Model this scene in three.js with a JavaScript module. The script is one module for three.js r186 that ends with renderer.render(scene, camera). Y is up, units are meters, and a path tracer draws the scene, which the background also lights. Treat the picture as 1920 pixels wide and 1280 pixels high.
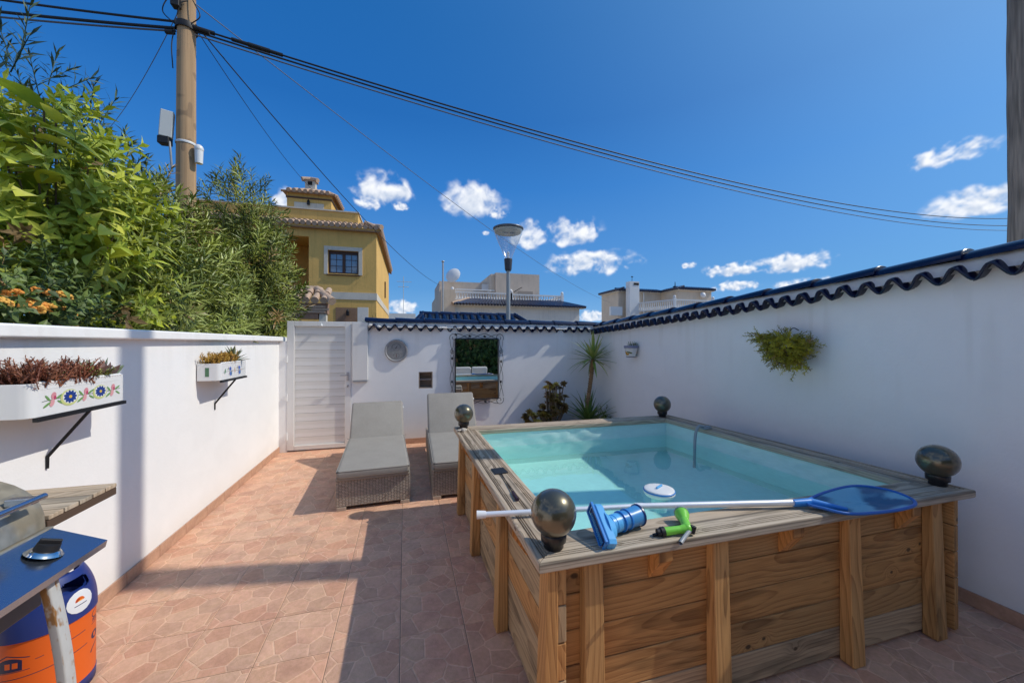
import * as THREE from 'three';
import { mergeGeometries, toCreasedNormals } from 'three/addons/utils/BufferGeometryUtils.js';
import { RoundedBoxGeometry } from 'three/addons/geometries/RoundedBoxGeometry.js';

// ------------------------------------------------------------------ camera, sky, sun, exposure
const scene = new THREE.Scene();
const camera = new THREE.PerspectiveCamera(84.06, 1.5, 0.05, 4000);
camera.rotation.order = 'YXZ';
camera.position.set(0, 1.6, 0);
camera.rotation.set(Math.atan(3 / 710), -15.732 * Math.PI / 180, 0);
scene.add(camera);
const renderer = new THREE.WebGLRenderer({ antialias: true });
renderer.toneMapping = THREE.LinearToneMapping;
renderer.toneMappingExposure = 1.55;
renderer.shadowMap.enabled = true;
const SUN = new THREE.Vector3(0.695, 0.707, 0.131).normalize();
const sun = new THREE.DirectionalLight(new THREE.Color(1.0, 0.94, 0.83), 2.0);
sun.position.copy(SUN).multiplyScalar(40);
sun.castShadow = true;
sun.shadow.mapSize.set(4096, 4096);
Object.assign(sun.shadow.camera, { left: -14, right: 14, top: 14, bottom: -14, near: 1, far: 90 });
scene.add(sun, sun.target);

// ------------------------------------------------------------------ noise and random numbers
let seedState = 7;
const seed = (s) => { seedState = s >>> 0; };
const R = (a = 1, b) => {
  seedState = (seedState + 0x6D2B79F5) >>> 0;
  let t = seedState;
  t = Math.imul(t ^ (t >>> 15), t | 1);
  t ^= t + Math.imul(t ^ (t >>> 7), t | 61);
  const u = ((t ^ (t >>> 14)) >>> 0) / 4294967296;
  return b === undefined ? u * a : a + u * (b - a);
};
const hash2 = (x, y, s) => {
  let h = Math.imul(x, 374761393) + Math.imul(y, 668265263) + Math.imul(s, 974711);
  h = Math.imul(h ^ (h >>> 13), 1274126177);
  return ((h ^ (h >>> 16)) >>> 0) / 4294967296;
};
const mod = (a, n) => ((a % n) + n) % n;
function pn(x, y, P, Q, s) {                       // value noise that repeats every P x Q cells
  const ix = Math.floor(x), iy = Math.floor(y), fx = x - ix, fy = y - iy;
  const a = fx * fx * (3 - 2 * fx), b = fy * fy * (3 - 2 * fy);
  const x0 = mod(ix, P), x1 = mod(ix + 1, P), y0 = mod(iy, Q), y1 = mod(iy + 1, Q);
  const p = hash2(x0, y0, s), q = hash2(x1, y0, s), r = hash2(x0, y1, s), t = hash2(x1, y1, s);
  return p + (q - p) * a + (r - p) * b + (p - q - r + t) * a * b;
}
function fbm(x, y, P, Q, s, oct = 4) {             // x, y in 0..1 of the tile times P, Q cells
  let v = 0, a = 0.5, n = 0;
  for (let i = 0; i < oct; i++) { v += a * pn(x * P, y * Q, P, Q, s + i * 17); n += a; a *= 0.5; P *= 2; Q *= 2; }
  return v / n;
}
const clamp = (x, a = 0, b = 1) => Math.min(b, Math.max(a, x));
const sstep = (a, b, x) => { const t = clamp((x - a) / (b - a)); return t * t * (3 - 2 * t); };
const mix = (a, b, t) => a + (b - a) * t;
const mix3 = (a, b, t) => [mix(a[0], b[0], t), mix(a[1], b[1], t), mix(a[2], b[2], t)];

// ------------------------------------------------------------------ sky
{
  const W = 4096, Hh = 2048, d = new Float32Array(W * Hh * 4);
  const sx = SUN.x, sy = SUN.y, sz = SUN.z;
  const stops = [[-1, [0.30, 0.44, 0.60]], [3, [0.14, 0.32, 0.57]], [8, [0.074, 0.236, 0.505]], [13, [0.054, 0.20, 0.49]], [22, [0.023, 0.143, 0.43]], [30, [0.012, 0.104, 0.35]], [40, [0.009, 0.094, 0.315]], [90, [0.007, 0.075, 0.26]]], gnd = [0.24, 0.20, 0.16];
  for (let r = 0; r < Hh; r++) {
    const el = ((r + 0.5) / Hh - 0.5) * Math.PI, e = el * 180 / Math.PI, ce = Math.cos(el), se = Math.sin(el);
    let base = gnd;
    if (e >= -1) for (let i = 0; i < stops.length - 1; i++) if (e >= stops[i][0]) base = mix3(stops[i][1], stops[i + 1][1], clamp((e - stops[i][0]) / (stops[i + 1][0] - stops[i][0])));
    for (let c = 0; c < W; c++) {
      const az = ((c + 0.5) / W - 0.5) * 2 * Math.PI, cg = Math.cos(az) * ce * sx + se * sy + Math.sin(az) * ce * sz;
      const g = Math.max(0, 0.5 + 0.5 * cg), k = e < -1 ? 0 : Math.pow(g, 9), a = e < -1 ? 0 : 0.9 * Math.exp(-Math.acos(clamp(cg, -1, 1)) * 57.3 / 7), o = (r * W + c) * 4;
      d[o] = 0.97 * base[0] + 0.14 * k + a; d[o + 1] = 0.92 * base[1] + 0.24 * k + a; d[o + 2] = 0.90 * base[2] + 0.29 * k + a; d[o + 3] = 1;
    }
  }
  // clouds: [azimuth, elevation, half width, half height] in degrees
  const clouds = [[-93.2, 20.7, 3.6, 2.1], [-95.3, 18.9, 1.6, 0.9], [-90.7, 19, 0.9, 0.55], [-80.1, 20.1, 4.1, 2.6], [-76.4, 18.7, 1.4, 0.8], [-71.6, 15.6, 2.5, 1.9], [-65.2, 15.7, 4, 2], [-62.3, 11.6, 6, 1.9], [-105.3, 17.9, 1.1, 1.3],
    [-25, 17.9, 2.6, 1.0], [-23.5, 13, 2.8, 1.35], [-44.4, 9.4, 2.7, 0.9], [-37.6, 9.4, 3.9, 1.2], [-43.6, 7.3, 2.4, 0.7], [-36, 6.7, 3.4, 0.9], [-90.4, 5, 2.2, 1], [-62.3, 3.9, 2, 0.8], [-49.2, 10.5, 0.9, 0.45], [-78.3, 16.1, 0.5, 0.28], [-30, 5.2, 4, 1]];
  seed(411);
  for (let i = 0; i < 95; i++) clouds.push([R(-10, 222), R(6, 62), R(3, 9), R(1.4, 4.2)]);  // unseen clouds outside the view, added to brighten the shaded walls
  const fb = (x, y, sd, oct) => { let v = 0, am = 0.5, n = 0; for (let i = 0; i < oct; i++) { v += am * pn(x + 100, y + 100, 4096, 4096, sd + i * 13); n += am; am *= 0.52; x *= 2.03; y *= 2.03; } return v / n; };
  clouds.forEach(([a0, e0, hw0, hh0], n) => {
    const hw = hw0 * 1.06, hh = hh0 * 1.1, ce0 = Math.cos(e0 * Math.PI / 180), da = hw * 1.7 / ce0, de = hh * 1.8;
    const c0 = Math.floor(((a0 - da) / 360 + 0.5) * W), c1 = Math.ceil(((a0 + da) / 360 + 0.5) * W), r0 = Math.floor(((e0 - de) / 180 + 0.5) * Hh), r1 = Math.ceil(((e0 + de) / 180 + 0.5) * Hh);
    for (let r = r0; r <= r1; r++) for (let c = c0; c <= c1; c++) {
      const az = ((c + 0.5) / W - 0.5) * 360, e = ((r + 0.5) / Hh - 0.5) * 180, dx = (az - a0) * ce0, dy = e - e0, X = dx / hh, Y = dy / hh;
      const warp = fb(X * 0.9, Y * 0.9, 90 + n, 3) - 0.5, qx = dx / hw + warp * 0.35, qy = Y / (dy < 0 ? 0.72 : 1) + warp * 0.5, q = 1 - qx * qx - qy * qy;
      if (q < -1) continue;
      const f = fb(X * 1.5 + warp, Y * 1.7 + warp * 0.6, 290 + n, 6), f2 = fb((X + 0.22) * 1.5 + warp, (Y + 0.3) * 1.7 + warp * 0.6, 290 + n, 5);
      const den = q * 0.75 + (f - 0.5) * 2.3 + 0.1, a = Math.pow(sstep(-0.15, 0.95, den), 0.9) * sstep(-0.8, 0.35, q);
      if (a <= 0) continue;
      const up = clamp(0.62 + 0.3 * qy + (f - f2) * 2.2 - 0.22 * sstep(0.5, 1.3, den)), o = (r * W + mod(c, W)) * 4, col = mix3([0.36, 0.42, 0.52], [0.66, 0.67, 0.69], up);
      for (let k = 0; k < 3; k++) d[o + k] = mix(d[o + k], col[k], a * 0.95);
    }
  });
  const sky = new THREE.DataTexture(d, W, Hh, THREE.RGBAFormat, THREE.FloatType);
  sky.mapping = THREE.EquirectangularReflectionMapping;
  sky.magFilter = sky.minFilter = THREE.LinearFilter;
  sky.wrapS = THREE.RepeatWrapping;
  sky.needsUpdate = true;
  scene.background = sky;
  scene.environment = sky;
}

// ------------------------------------------------------------------ textures
const toS = (x) => { x = clamp(x); return Math.round(255 * (x <= 0.0031308 ? 12.92 * x : 1.055 * Math.pow(x, 1 / 2.4) - 0.055)); };
function tex(W, H, f, color = true) {              // f(u, v) gives a linear colour or one value
  const d = new Uint8Array(W * H * 4);
  for (let y = 0; y < H; y++) for (let x = 0; x < W; x++) {
    const v = f((x + 0.5) / W, (y + 0.5) / H), o = (y * W + x) * 4;
    if (color) { d[o] = toS(v[0]); d[o + 1] = toS(v[1]); d[o + 2] = toS(v[2]); } else d[o] = d[o + 1] = d[o + 2] = clamp(Math.round(v * 255), 0, 255);
    d[o + 3] = 255;
  }
  const t = new THREE.DataTexture(d, W, H, THREE.RGBAFormat);
  if (color) t.colorSpace = THREE.SRGBColorSpace;
  t.wrapS = t.wrapT = THREE.RepeatWrapping;
  t.magFilter = t.minFilter = THREE.LinearFilter;
  t.needsUpdate = true;
  return t;
}
const rep = (t, x, y = x) => { const c = t.clone(); c.repeat.set(x, y); c.needsUpdate = true; return c; };
// sawn softwood, eight boards to the tile, 2.4 m along the grain
function woodPair(s, light, dark, freq, knotty) {
  const strips = [];
  seed(s);
  for (let i = 0; i < 8; i++) {
    const knots = [];
    for (let k = 0; k < knotty; k++) knots.push([R(), R(-0.36, 0.36), R(0.05, 0.1)]);
    strips.push({ v0: R(-0.5, 0.5), d0: R(0.12, 0.8), a: R(0.25, 0.6), tone: R(0.86, 1.1), hue: R(-0.05, 0.05), knots, n: i });
  }
  const val = (u, v) => {
    const si = Math.min(7, Math.floor(v * 8)), S = strips[si], y = v * 8 - si - 0.5;
    let d = S.d0 + S.a * (pn(u * 4, si * 3.3, 4, 64, s + 3) - 0.5) * 2 + 0.12 * (pn(u * 16, si * 1.7, 16, 64, s + 5) - 0.5);
    let yy = y - S.v0 + 0.1 * (pn(u * 8, y * 2 + 20, 8, 64, s + 9) - 0.5), core = 0;
    for (const [ku, kv, kr] of S.knots) {
      let du = Math.abs(u - ku); du = Math.min(du, 1 - du) * 16; const dv = y - kv, rr = Math.sqrt(du * du * 0.45 + dv * dv);
      d += 0.42 * Math.exp(-(rr * rr) / (kr * kr * 9));
      core = Math.max(core, 1 - sstep(kr * 0.5, kr * 1.05, rr));
    }
    const ring = Math.sqrt(yy * yy + d * d) * freq, fr = ring - Math.floor(ring), late = Math.pow(fr, 2.2) * (1 - sstep(0.93, 1, fr));
    const fibre = fbm(u, v, 24, 512, s + 31, 2), blot = fbm(u, v, 10, 16, s + 41, 4), edge = sstep(0.46, 0.5, Math.abs(y));
    return { t: clamp(0.1 + 0.66 * late + 0.65 * (fibre - 0.5) + 0.6 * (blot - 0.5), 0, 1), core, tone: S.tone * (0.86 + 0.28 * blot) * (1 - 0.38 * sstep(0.56, 0.74, fbm(u, v, 6, 20, s + 61, 4))) * (1 - 0.55 * sstep(0.42, 0.5, Math.abs(y)) * (0.4 + fbm(u, v, 14, 16, s + 71, 2))), hue: S.hue, edge };
  };
  const color = tex(1024, 1024, (u, v) => {
    const w = val(u, v), c = mix3(light, dark, w.t), k = mix3(c, [0.05, 0.028, 0.014], w.core * 0.85);
    return [k[0] * w.tone * (1 + w.hue), k[1] * w.tone, k[2] * w.tone * (1 - w.hue)];
  });
  const bump = tex(512, 512, (u, v) => { const w = val(u, v); return 0.65 - 0.35 * w.t - 0.3 * w.core; }, false);
  return { color, bump };
}
const wood = woodPair(21, [0.61, 0.345, 0.14], [0.27, 0.120, 0.038], 10, 2);
const grey = woodPair(57, [0.52, 0.415, 0.30], [0.215, 0.16, 0.105], 9, 2);
const plasterBump = tex(512, 512, (u, v) => 0.5 + 0.6 * (fbm(u, v, 32, 32, 5, 4) - 0.5) + 0.25 * (fbm(u, v, 128, 128, 9, 2) - 0.5), false);
const plasterTone = tex(512, 512, (u, v) => { const a = fbm(u, v, 4, 4, 15, 5), b = fbm(u, v, 24, 24, 19, 3), k = 0.955 + 0.07 * (a - 0.5) + 0.03 * (b - 0.5); return [k, k * 0.998, k * 0.99]; });
const mottle = tex(512, 512, (u, v) => { const a = fbm(u, v, 6, 6, 71, 5), b = fbm(u, v, 40, 40, 77, 3), k = 0.86 + 0.3 * (a - 0.5) + 0.22 * (b - 0.5); return [k, k * (0.97 + 0.08 * (a - 0.5)), k * (0.95 + 0.12 * (b - 0.5))]; });
const grit = tex(256, 256, (u, v) => 0.5 + 0.9 * (fbm(u, v, 48, 48, 81, 3) - 0.5), false);
const weaveColor = tex(256, 256, (u, v) => {
  const cx = Math.floor(u * 8), cy = Math.floor(v * 16), fx = u * 8 - cx, fy = v * 16 - cy, over = (cx + cy) % 2;
  const e = over ? Math.min(1, 4 * Math.min(fy, 1 - fy)) : Math.min(1, 5 * Math.min(fx, 1 - fx)) * 0.8, k = 0.05 + 0.95 * Math.pow(clamp(e), 0.8), n = 0.85 + 0.3 * hash2(cx, cy, 3);
  return [0.40 * k * n, 0.345 * k * n, 0.29 * k * n];
});
const weaveBump = tex(256, 256, (u, v) => {
  const cx = Math.floor(u * 8), cy = Math.floor(v * 16), fx = u * 8 - cx, fy = v * 16 - cy, over = (cx + cy) % 2;
  return over ? 0.35 + 0.65 * Math.sin(Math.PI * fy) * Math.sin(Math.PI * fx) : 0.1 + 0.4 * Math.sin(Math.PI * fx);
}, false);
const clothBump = tex(256, 256, (u, v) => 0.5 + 0.25 * Math.sin(u * 128 * Math.PI) * Math.sin(v * 128 * Math.PI) + 0.4 * (fbm(u, v, 8, 8, 3, 4) - 0.5), false);
const clothTone = tex(256, 256, (u, v) => { const k = 0.93 + 0.16 * (fbm(u, v, 5, 5, 93, 4) - 0.5) + 0.1 * (fbm(u, v, 64, 64, 97, 2) - 0.5); return [k, k, k]; });
const rustTex = tex(256, 512, (u, v) => {
  const a = fbm(u, v, 6, 8, 201, 5), b = fbm(u, v, 24, 24, 207, 3), r = sstep(0.6, 0.75, a + 0.18 * (b - 0.5)), k = 0.95 + 0.1 * (b - 0.5);
  return mix3([0.52 * k, 0.54 * k, 0.54 * k], [0.30, 0.15, 0.045], r);
});
const lidTex = tex(512, 256, (u, v) => {
  const a = fbm(u, v, 9, 7, 221, 5), b = fbm(u, v, 40, 30, 227, 3), y = sstep(0.40, 0.62, a), k = 0.85 + 0.55 * (b - 0.5) + 0.3 * (a - 0.5);
  return mix3([0.33 * k, 0.34 * k, 0.33 * k], [0.36 * k, 0.30 * k, 0.20 * k], y * 0.85);
});
const wallTone = tex(1024, 512, (u, v) => {
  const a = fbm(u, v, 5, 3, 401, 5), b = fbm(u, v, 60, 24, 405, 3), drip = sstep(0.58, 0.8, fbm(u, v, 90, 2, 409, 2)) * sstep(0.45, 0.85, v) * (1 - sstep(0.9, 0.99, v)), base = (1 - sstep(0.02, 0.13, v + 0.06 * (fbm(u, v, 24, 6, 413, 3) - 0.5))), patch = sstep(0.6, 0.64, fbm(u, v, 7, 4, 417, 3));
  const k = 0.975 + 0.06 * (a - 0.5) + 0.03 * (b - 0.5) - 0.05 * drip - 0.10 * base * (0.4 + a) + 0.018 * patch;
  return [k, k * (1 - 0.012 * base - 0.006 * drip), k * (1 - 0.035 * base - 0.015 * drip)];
});
wallTone.repeat.set(1 / 5.3, 1 / 2.15);
const concreteTex = tex(512, 512, (u, v) => { const a = fbm(u, v, 6, 6, 241, 4), b = fbm(u, v, 60, 60, 247, 2), k = 0.75 + 0.5 * (a - 0.5) + 0.7 * (b - 0.5); return [0.30 * k, 0.255 * k, 0.21 * k]; });
const poleTex = tex(256, 1024, (u, v) => {
  const a = fbm(u, v, 24, 6, 251, 4), b = fbm(u, v, 60, 4, 257, 2), kn = sstep(0.78, 0.86, pn(u * 9, v * 70, 9, 70, 261)), k = 0.8 + 0.5 * (a - 0.5) + 0.4 * (b - 0.5);
  return mix3([0.57 * k, 0.37 * k, 0.205 * k], [0.16, 0.11, 0.075], kn * 0.5);
});
const barkTex = tex(128, 256, (u, v) => { const k = 0.5 + 0.7 * fbm(u, v, 12, 30, 271, 3); return [0.25 * k, 0.19 * k, 0.12 * k]; });
const renderTex = tex(512, 512, (u, v) => { const a = fbm(u, v, 5, 4, 281, 5), k = 0.94 + 0.22 * (a - 0.5) + 0.10 * (fbm(u, v, 80, 80, 287, 2) - 0.5) - 0.09 * sstep(0.56, 0.78, fbm(u, v, 50, 2, 291, 3)); return [k, k, k]; });

// ------------------------------------------------------------------ materials
const C = (r, g, b) => new THREE.Color().setRGB(r, g, b);
const std = (c, o = {}) => new THREE.MeshStandardMaterial({ color: C(...c), roughness: 0.8, side: THREE.DoubleSide, ...o });
const phy = (c, o = {}) => new THREE.MeshPhysicalMaterial({ color: C(...c), roughness: 0.4, side: THREE.DoubleSide, ...o });
const M = {
  white: std([0.89, 0.88, 0.865], { map: wallTone, bumpMap: rep(plasterBump, 2), bumpScale: 0.001, roughness: 0.85 }),
  whiteRight: std([0.89, 0.88, 0.865], { map: wallTone, bumpMap: rep(plasterBump, 2), bumpScale: 0.001, roughness: 0.85 }),
  mortar: std([0.74, 0.72, 0.70], { bumpMap: rep(plasterBump, 5), bumpScale: 0.006, roughness: 0.95 }),
  glaze: phy([0.003, 0.007, 0.036], { roughness: 0.24, specularIntensity: 0.6, clearcoat: 0.2, clearcoatRoughness: 0.04 }),
  tile: std([1, 1, 1], { vertexColors: true, map: rep(mottle, 1.6), bumpMap: rep(grit, 4), bumpScale: 0.0012, roughness: 0.62 }),
  skirt: std([0.55, 0.33, 0.225], { map: rep(mottle, 2), roughness: 0.6 }),
  bed: std([0.62, 0.40, 0.28], { map: rep(mottle, 1), roughness: 0.9 }),
  ground: std([0.20, 0.18, 0.15], { map: rep(mottle, 0.3), roughness: 1 }),
  wood: std([1.0, 0.87, 0.68], { map: wood.color, bumpMap: wood.bump, bumpScale: 0.0022, roughness: 0.72 }),
  wood2: std([0.9, 0.84, 0.74], { map: wood.color, bumpMap: wood.bump, bumpScale: 0.0022, roughness: 0.75 }),
  woodTan: std([0.98, 0.86, 0.68], { map: grey.color, bumpMap: grey.bump, bumpScale: 0.0022, roughness: 0.78 }),
  wood3: std([1.0, 0.90, 0.76], { map: grey.color, bumpMap: grey.bump, bumpScale: 0.0022, roughness: 0.8 }),
  post: std([1.0, 0.95, 0.84], { map: wood.color, bumpMap: wood.bump, bumpScale: 0.0018, roughness: 0.72 }),
  rim: std([1, 1, 1], { map: grey.color, bumpMap: grey.bump, bumpScale: 0.002, roughness: 0.78 }),
  liner: std([0.62, 0.84, 0.79], { roughness: 0.35, map: rep(clothTone, 1) }),
  water: phy([0.80, 0.985, 0.955], { transmission: 1, thickness: 0, roughness: 0, ior: 1.33 }),
  whitePaint: phy([0.76, 0.755, 0.74], { roughness: 0.4 }),
  doorWhite: std([0.78, 0.765, 0.74], { roughness: 0.45, map: wallTone }),
  steel: std([0.5, 0.5, 0.52], { metalness: 1, roughness: 0.35 }),
  iron: std([0.016, 0.017, 0.02], { roughness: 0.5, metalness: 0.4 }),
  mirror: std([0.82, 0.84, 0.84], { metalness: 1, roughness: 0.0 }),
  globe: phy([0.115, 0.10, 0.062], { roughness: 0.32, metalness: 0.6, clearcoat: 1, clearcoatRoughness: 0.03 }),
  black: std([0.012, 0.012, 0.014], { roughness: 0.55 }),
  blackGloss: phy([0.012, 0.012, 0.014], { roughness: 0.3 }),
  rattan: std([1, 1, 1], { map: rep(weaveColor, 4.5), bumpMap: rep(weaveBump, 4.5), bumpScale: 0.006, roughness: 0.45 }),
  cushion: std([0.33, 0.305, 0.27], { map: rep(clothTone, 1.4), bumpMap: rep(clothBump, 3), bumpScale: 0.0015, roughness: 0.92 }),
  cream: std([0.72, 0.70, 0.65], { map: rep(clothTone, 1.4), bumpMap: rep(clothBump, 3), bumpScale: 0.002, roughness: 0.95 }),
  plasticWhite: phy([0.78, 0.78, 0.77], { roughness: 0.35 }),
  plasticBlue: phy([0.03, 0.22, 0.62], { roughness: 0.35 }),
  plasticSky: phy([0.10, 0.42, 0.80], { roughness: 0.35 }),
  plasticNavy: phy([0.008, 0.025, 0.13], { roughness: 0.35 }),
  plasticGreen: phy([0.20, 0.62, 0.06], { roughness: 0.35 }),
  plasticGrey: phy([0.30, 0.32, 0.34], { roughness: 0.4 }),
  net: phy([1, 1, 1], { vertexColors: true, roughness: 0.6, transparent: true, opacity: 0.8 }),
  alu: std([0.86, 0.86, 0.87], { metalness: 0.35, roughness: 0.35 }),
  panelSkyTint: phy([0.40, 0.47, 0.58], { metalness: 0.95, roughness: 0.2 }),  // bare steel; the blue of the reflected sky is put into its colour
  lid: std([1, 1, 1], { map: lidTex, roughness: 0.5, metalness: 0.3 }),
  rusty: std([1, 1, 1], { map: rustTex, roughness: 0.55 }),
  navy: phy([0.012, 0.035, 0.20], { roughness: 0.42 }),
  orange: phy([0.86, 0.22, 0.035], { roughness: 0.45 }),
  chrome: std([0.8, 0.8, 0.8], { metalness: 1, roughness: 0.12 }),
  ceramic: phy([0.80, 0.80, 0.79], { roughness: 0.18, clearcoat: 0.6 }),
  soil: std([0.09, 0.065, 0.045], { roughness: 1 }),
  bark: std([1, 1, 1], { map: barkTex, bumpMap: rep(grit, 2), bumpScale: 0.006, roughness: 0.95 }),
  pole: std([1, 1, 1], { map: poleTex, bumpMap: poleTex, bumpScale: 0.006, roughness: 0.9 }),
  concrete: std([1, 1, 1], { map: concreteTex, bumpMap: concreteTex, bumpScale: 0.02, roughness: 0.95 }),
  stone: std([0.62, 0.56, 0.47], { map: rep(mottle, 3), bumpMap: rep(grit, 4), bumpScale: 0.004, roughness: 0.9 }),
  yellow: std([0.77, 0.475, 0.14], { map: rep(renderTex, 0.35), bumpMap: plasterBump, bumpScale: 0.004, roughness: 0.9 }),
  creamTrim: std([0.66, 0.60, 0.50], { map: rep(renderTex, 0.5), roughness: 0.9 }),
  beige: std([0.64, 0.53, 0.43], { map: rep(renderTex, 0.3), bumpMap: plasterBump, bumpScale: 0.004, roughness: 0.9 }),
  beige2: std([0.70, 0.58, 0.45], { map: rep(renderTex, 0.3), bumpMap: plasterBump, bumpScale: 0.004, roughness: 0.9 }),
  paleWall: std([0.78, 0.74, 0.67], { map: rep(renderTex, 0.4), roughness: 0.9 }),
  clay: std([0.55, 0.40, 0.29], { map: rep(mottle, 1.2), roughness: 0.85 }),
  clayEdge: std([0.30, 0.17, 0.09], { roughness: 0.9 }),
  darkTile: phy([0.012, 0.018, 0.05], { roughness: 0.3, clearcoat: 0.6 }),
  brown: std([0.07, 0.028, 0.014], { roughness: 0.5 }),
  brick: std([0.35, 0.21, 0.14], { map: rep(mottle, 2), roughness: 0.9 }),
  pane: phy([0.22, 0.29, 0.36], { roughness: 0.05, metalness: 0.2, ior: 1.8 }),
  curtain: std([0.35, 0.36, 0.38], { roughness: 0.95 }),
  glass: phy([0.86, 0.90, 0.94], { transmission: 0.84, thickness: 0, roughness: 0.08 }),
  cable: std([0.012, 0.013, 0.015], { roughness: 0.6 }),
  cableGrey: std([0.12, 0.13, 0.15], { roughness: 0.6 }),
  boxGrey: phy([0.55, 0.57, 0.56], { roughness: 0.45 }),
  dark: std([0.02, 0.017, 0.015], { roughness: 0.9 }),
};
const leafMat = (c, o = {}) => phy(c, { roughness: 0.45, ...o });

// ------------------------------------------------------------------ geometry helpers
const V = (x, y, z) => new THREE.Vector3(x, y, z);
const flat = (g) => (g.index ? g.toNonIndexed() : g);
function merge(list) {
  list = list.map((g) => {
    g = flat(g);
    for (const k of Object.keys(g.attributes)) if (!['position', 'normal', 'uv', 'color'].includes(k)) g.deleteAttribute(k);
    if (!g.attributes.normal) g.computeVertexNormals();
    if (!g.attributes.uv) g.setAttribute('uv', new THREE.BufferAttribute(new Float32Array(g.attributes.position.count * 2), 2));
    return g;
  });
  if (list.some((g) => g.attributes.color)) for (const g of list) if (!g.attributes.color) g.setAttribute('color', new THREE.BufferAttribute(new Float32Array(g.attributes.position.count * 3).fill(1), 3));
  const m = list.length === 1 ? list[0] : mergeGeometries(list);
  m.clearGroups();
  return m;
}
// box mapping in metres; with a grain axis, u runs along it
function uvBox(g, grain = null, strip = null, u0 = 0, v0 = 0, perU = 1, perV = 1) {
  g = flat(g);
  const p = g.attributes.position, n = p.count, uv = new Float32Array(n * 2), a = V(), b = V(), c = V(), q = V();
  const ax = { x: 0, y: 1, z: 2 }[grain];
  for (let i = 0; i < n; i += 3) {
    a.fromBufferAttribute(p, i); b.fromBufferAttribute(p, i + 1); c.fromBufferAttribute(p, i + 2);
    q.copy(b).sub(a).cross(c.clone().sub(a));
    const m = [Math.abs(q.x), Math.abs(q.y), Math.abs(q.z)];
    let dom = m[0] > m[1] && m[0] > m[2] ? 0 : m[1] > m[2] ? 1 : 2, iu, iv;
    if (grain === null) { iu = dom === 0 ? 2 : 0; iv = dom === 1 ? 2 : 1; } else if (dom === ax) { iu = (ax + 1) % 3; iv = (ax + 2) % 3; } else { iu = ax; iv = 3 - ax - dom; }
    for (let k = 0; k < 3; k++) {
      const w = [p.getX(i + k), p.getY(i + k), p.getZ(i + k)];
      uv[(i + k) * 2] = w[iu] * perU + u0;
      uv[(i + k) * 2 + 1] = strip === null ? w[iv] * perV + v0 : (strip + 0.5 + clamp(w[iv] / 0.16, -0.48, 0.48)) / 8;
    }
  }
  g.setAttribute('uv', new THREE.BufferAttribute(uv, 2));
  return g;
}
function box(w, h, d, x = 0, y = 0, z = 0, r = 0) {           // centred at x, y, z
  const g = r ? new RoundedBoxGeometry(w, h, d, r > 0.012 ? 3 : 1, r) : new THREE.BoxGeometry(w, h, d);
  g.translate(x, y, z);
  return uvBox(g);
}
const bx = (x0, x1, y0, y1, z0, z1, r = 0) => box(x1 - x0, y1 - y0, z1 - z0, (x0 + x1) / 2, (y0 + y1) / 2, (z0 + z1) / 2, r);
const plank = (w, h, d, grain, r = 0.004) => uvBox(flat(new RoundedBoxGeometry(w, h, d, 1, r)), grain, Math.floor(R(8)), R(), 0, 1 / 2.4);
function cyl(r0, r1, a, b, seg = 16, open = false) {          // from point a (radius r0) to b (radius r1)
  const d = b.clone().sub(a), g = new THREE.CylinderGeometry(r1, r0, d.length(), seg, 1, open);
  g.applyQuaternion(new THREE.Quaternion().setFromUnitVectors(V(0, 1, 0), d.clone().normalize()));
  const m = a.clone().add(b).multiplyScalar(0.5);
  g.translate(m.x, m.y, m.z);
  return flat(g);
}
const tube = (pts, r, seg = 40, rad = 6, closed = false) => flat(new THREE.TubeGeometry(new THREE.CatmullRomCurve3(pts, closed, 'catmullrom', 0.5), seg, r, rad, closed));
const ball = (r, x, y, z, sy = 1, s = 20) => { const g = new THREE.SphereGeometry(r, s, Math.round(s * 0.7)); g.scale(1, sy, 1); g.translate(x, y, z); return flat(g); };
const lathe = (pts, seg = 32) => flat(new THREE.LatheGeometry(pts.map(([r, y]) => new THREE.Vector2(r, y)), seg));
function sheet(nu, nv, f) {                                    // grid surface, f(u, v) -> [x, y, z]
  const p = [], uv = [], ix = [];
  for (let j = 0; j <= nv; j++) for (let i = 0; i <= nu; i++) { p.push(...f(i / nu, j / nv)); uv.push(i / nu, j / nv); }
  for (let j = 0; j < nv; j++) for (let i = 0; i < nu; i++) { const a = j * (nu + 1) + i, b = a + 1, c = a + nu + 1, d = c + 1; ix.push(a, b, d, a, d, c); }
  const g = new THREE.BufferGeometry();
  g.setAttribute('position', new THREE.Float32BufferAttribute(p, 3));
  g.setAttribute('uv', new THREE.Float32BufferAttribute(uv, 2));
  g.setIndex(ix);
  g.computeVertexNormals();
  return flat(g);
}
function prism(pts, depth, bevel = 0) {                        // polygon in x, y; depth along z from 0
  const s = new THREE.Shape(pts.map(([x, y]) => new THREE.Vector2(x, y)));
  return uvBox(flat(new THREE.ExtrudeGeometry(s, bevel ? { depth, bevelEnabled: true, bevelSize: bevel, bevelThickness: bevel, bevelSegments: 1, bevelOffset: -bevel } : { depth, bevelEnabled: false })));
}

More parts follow.
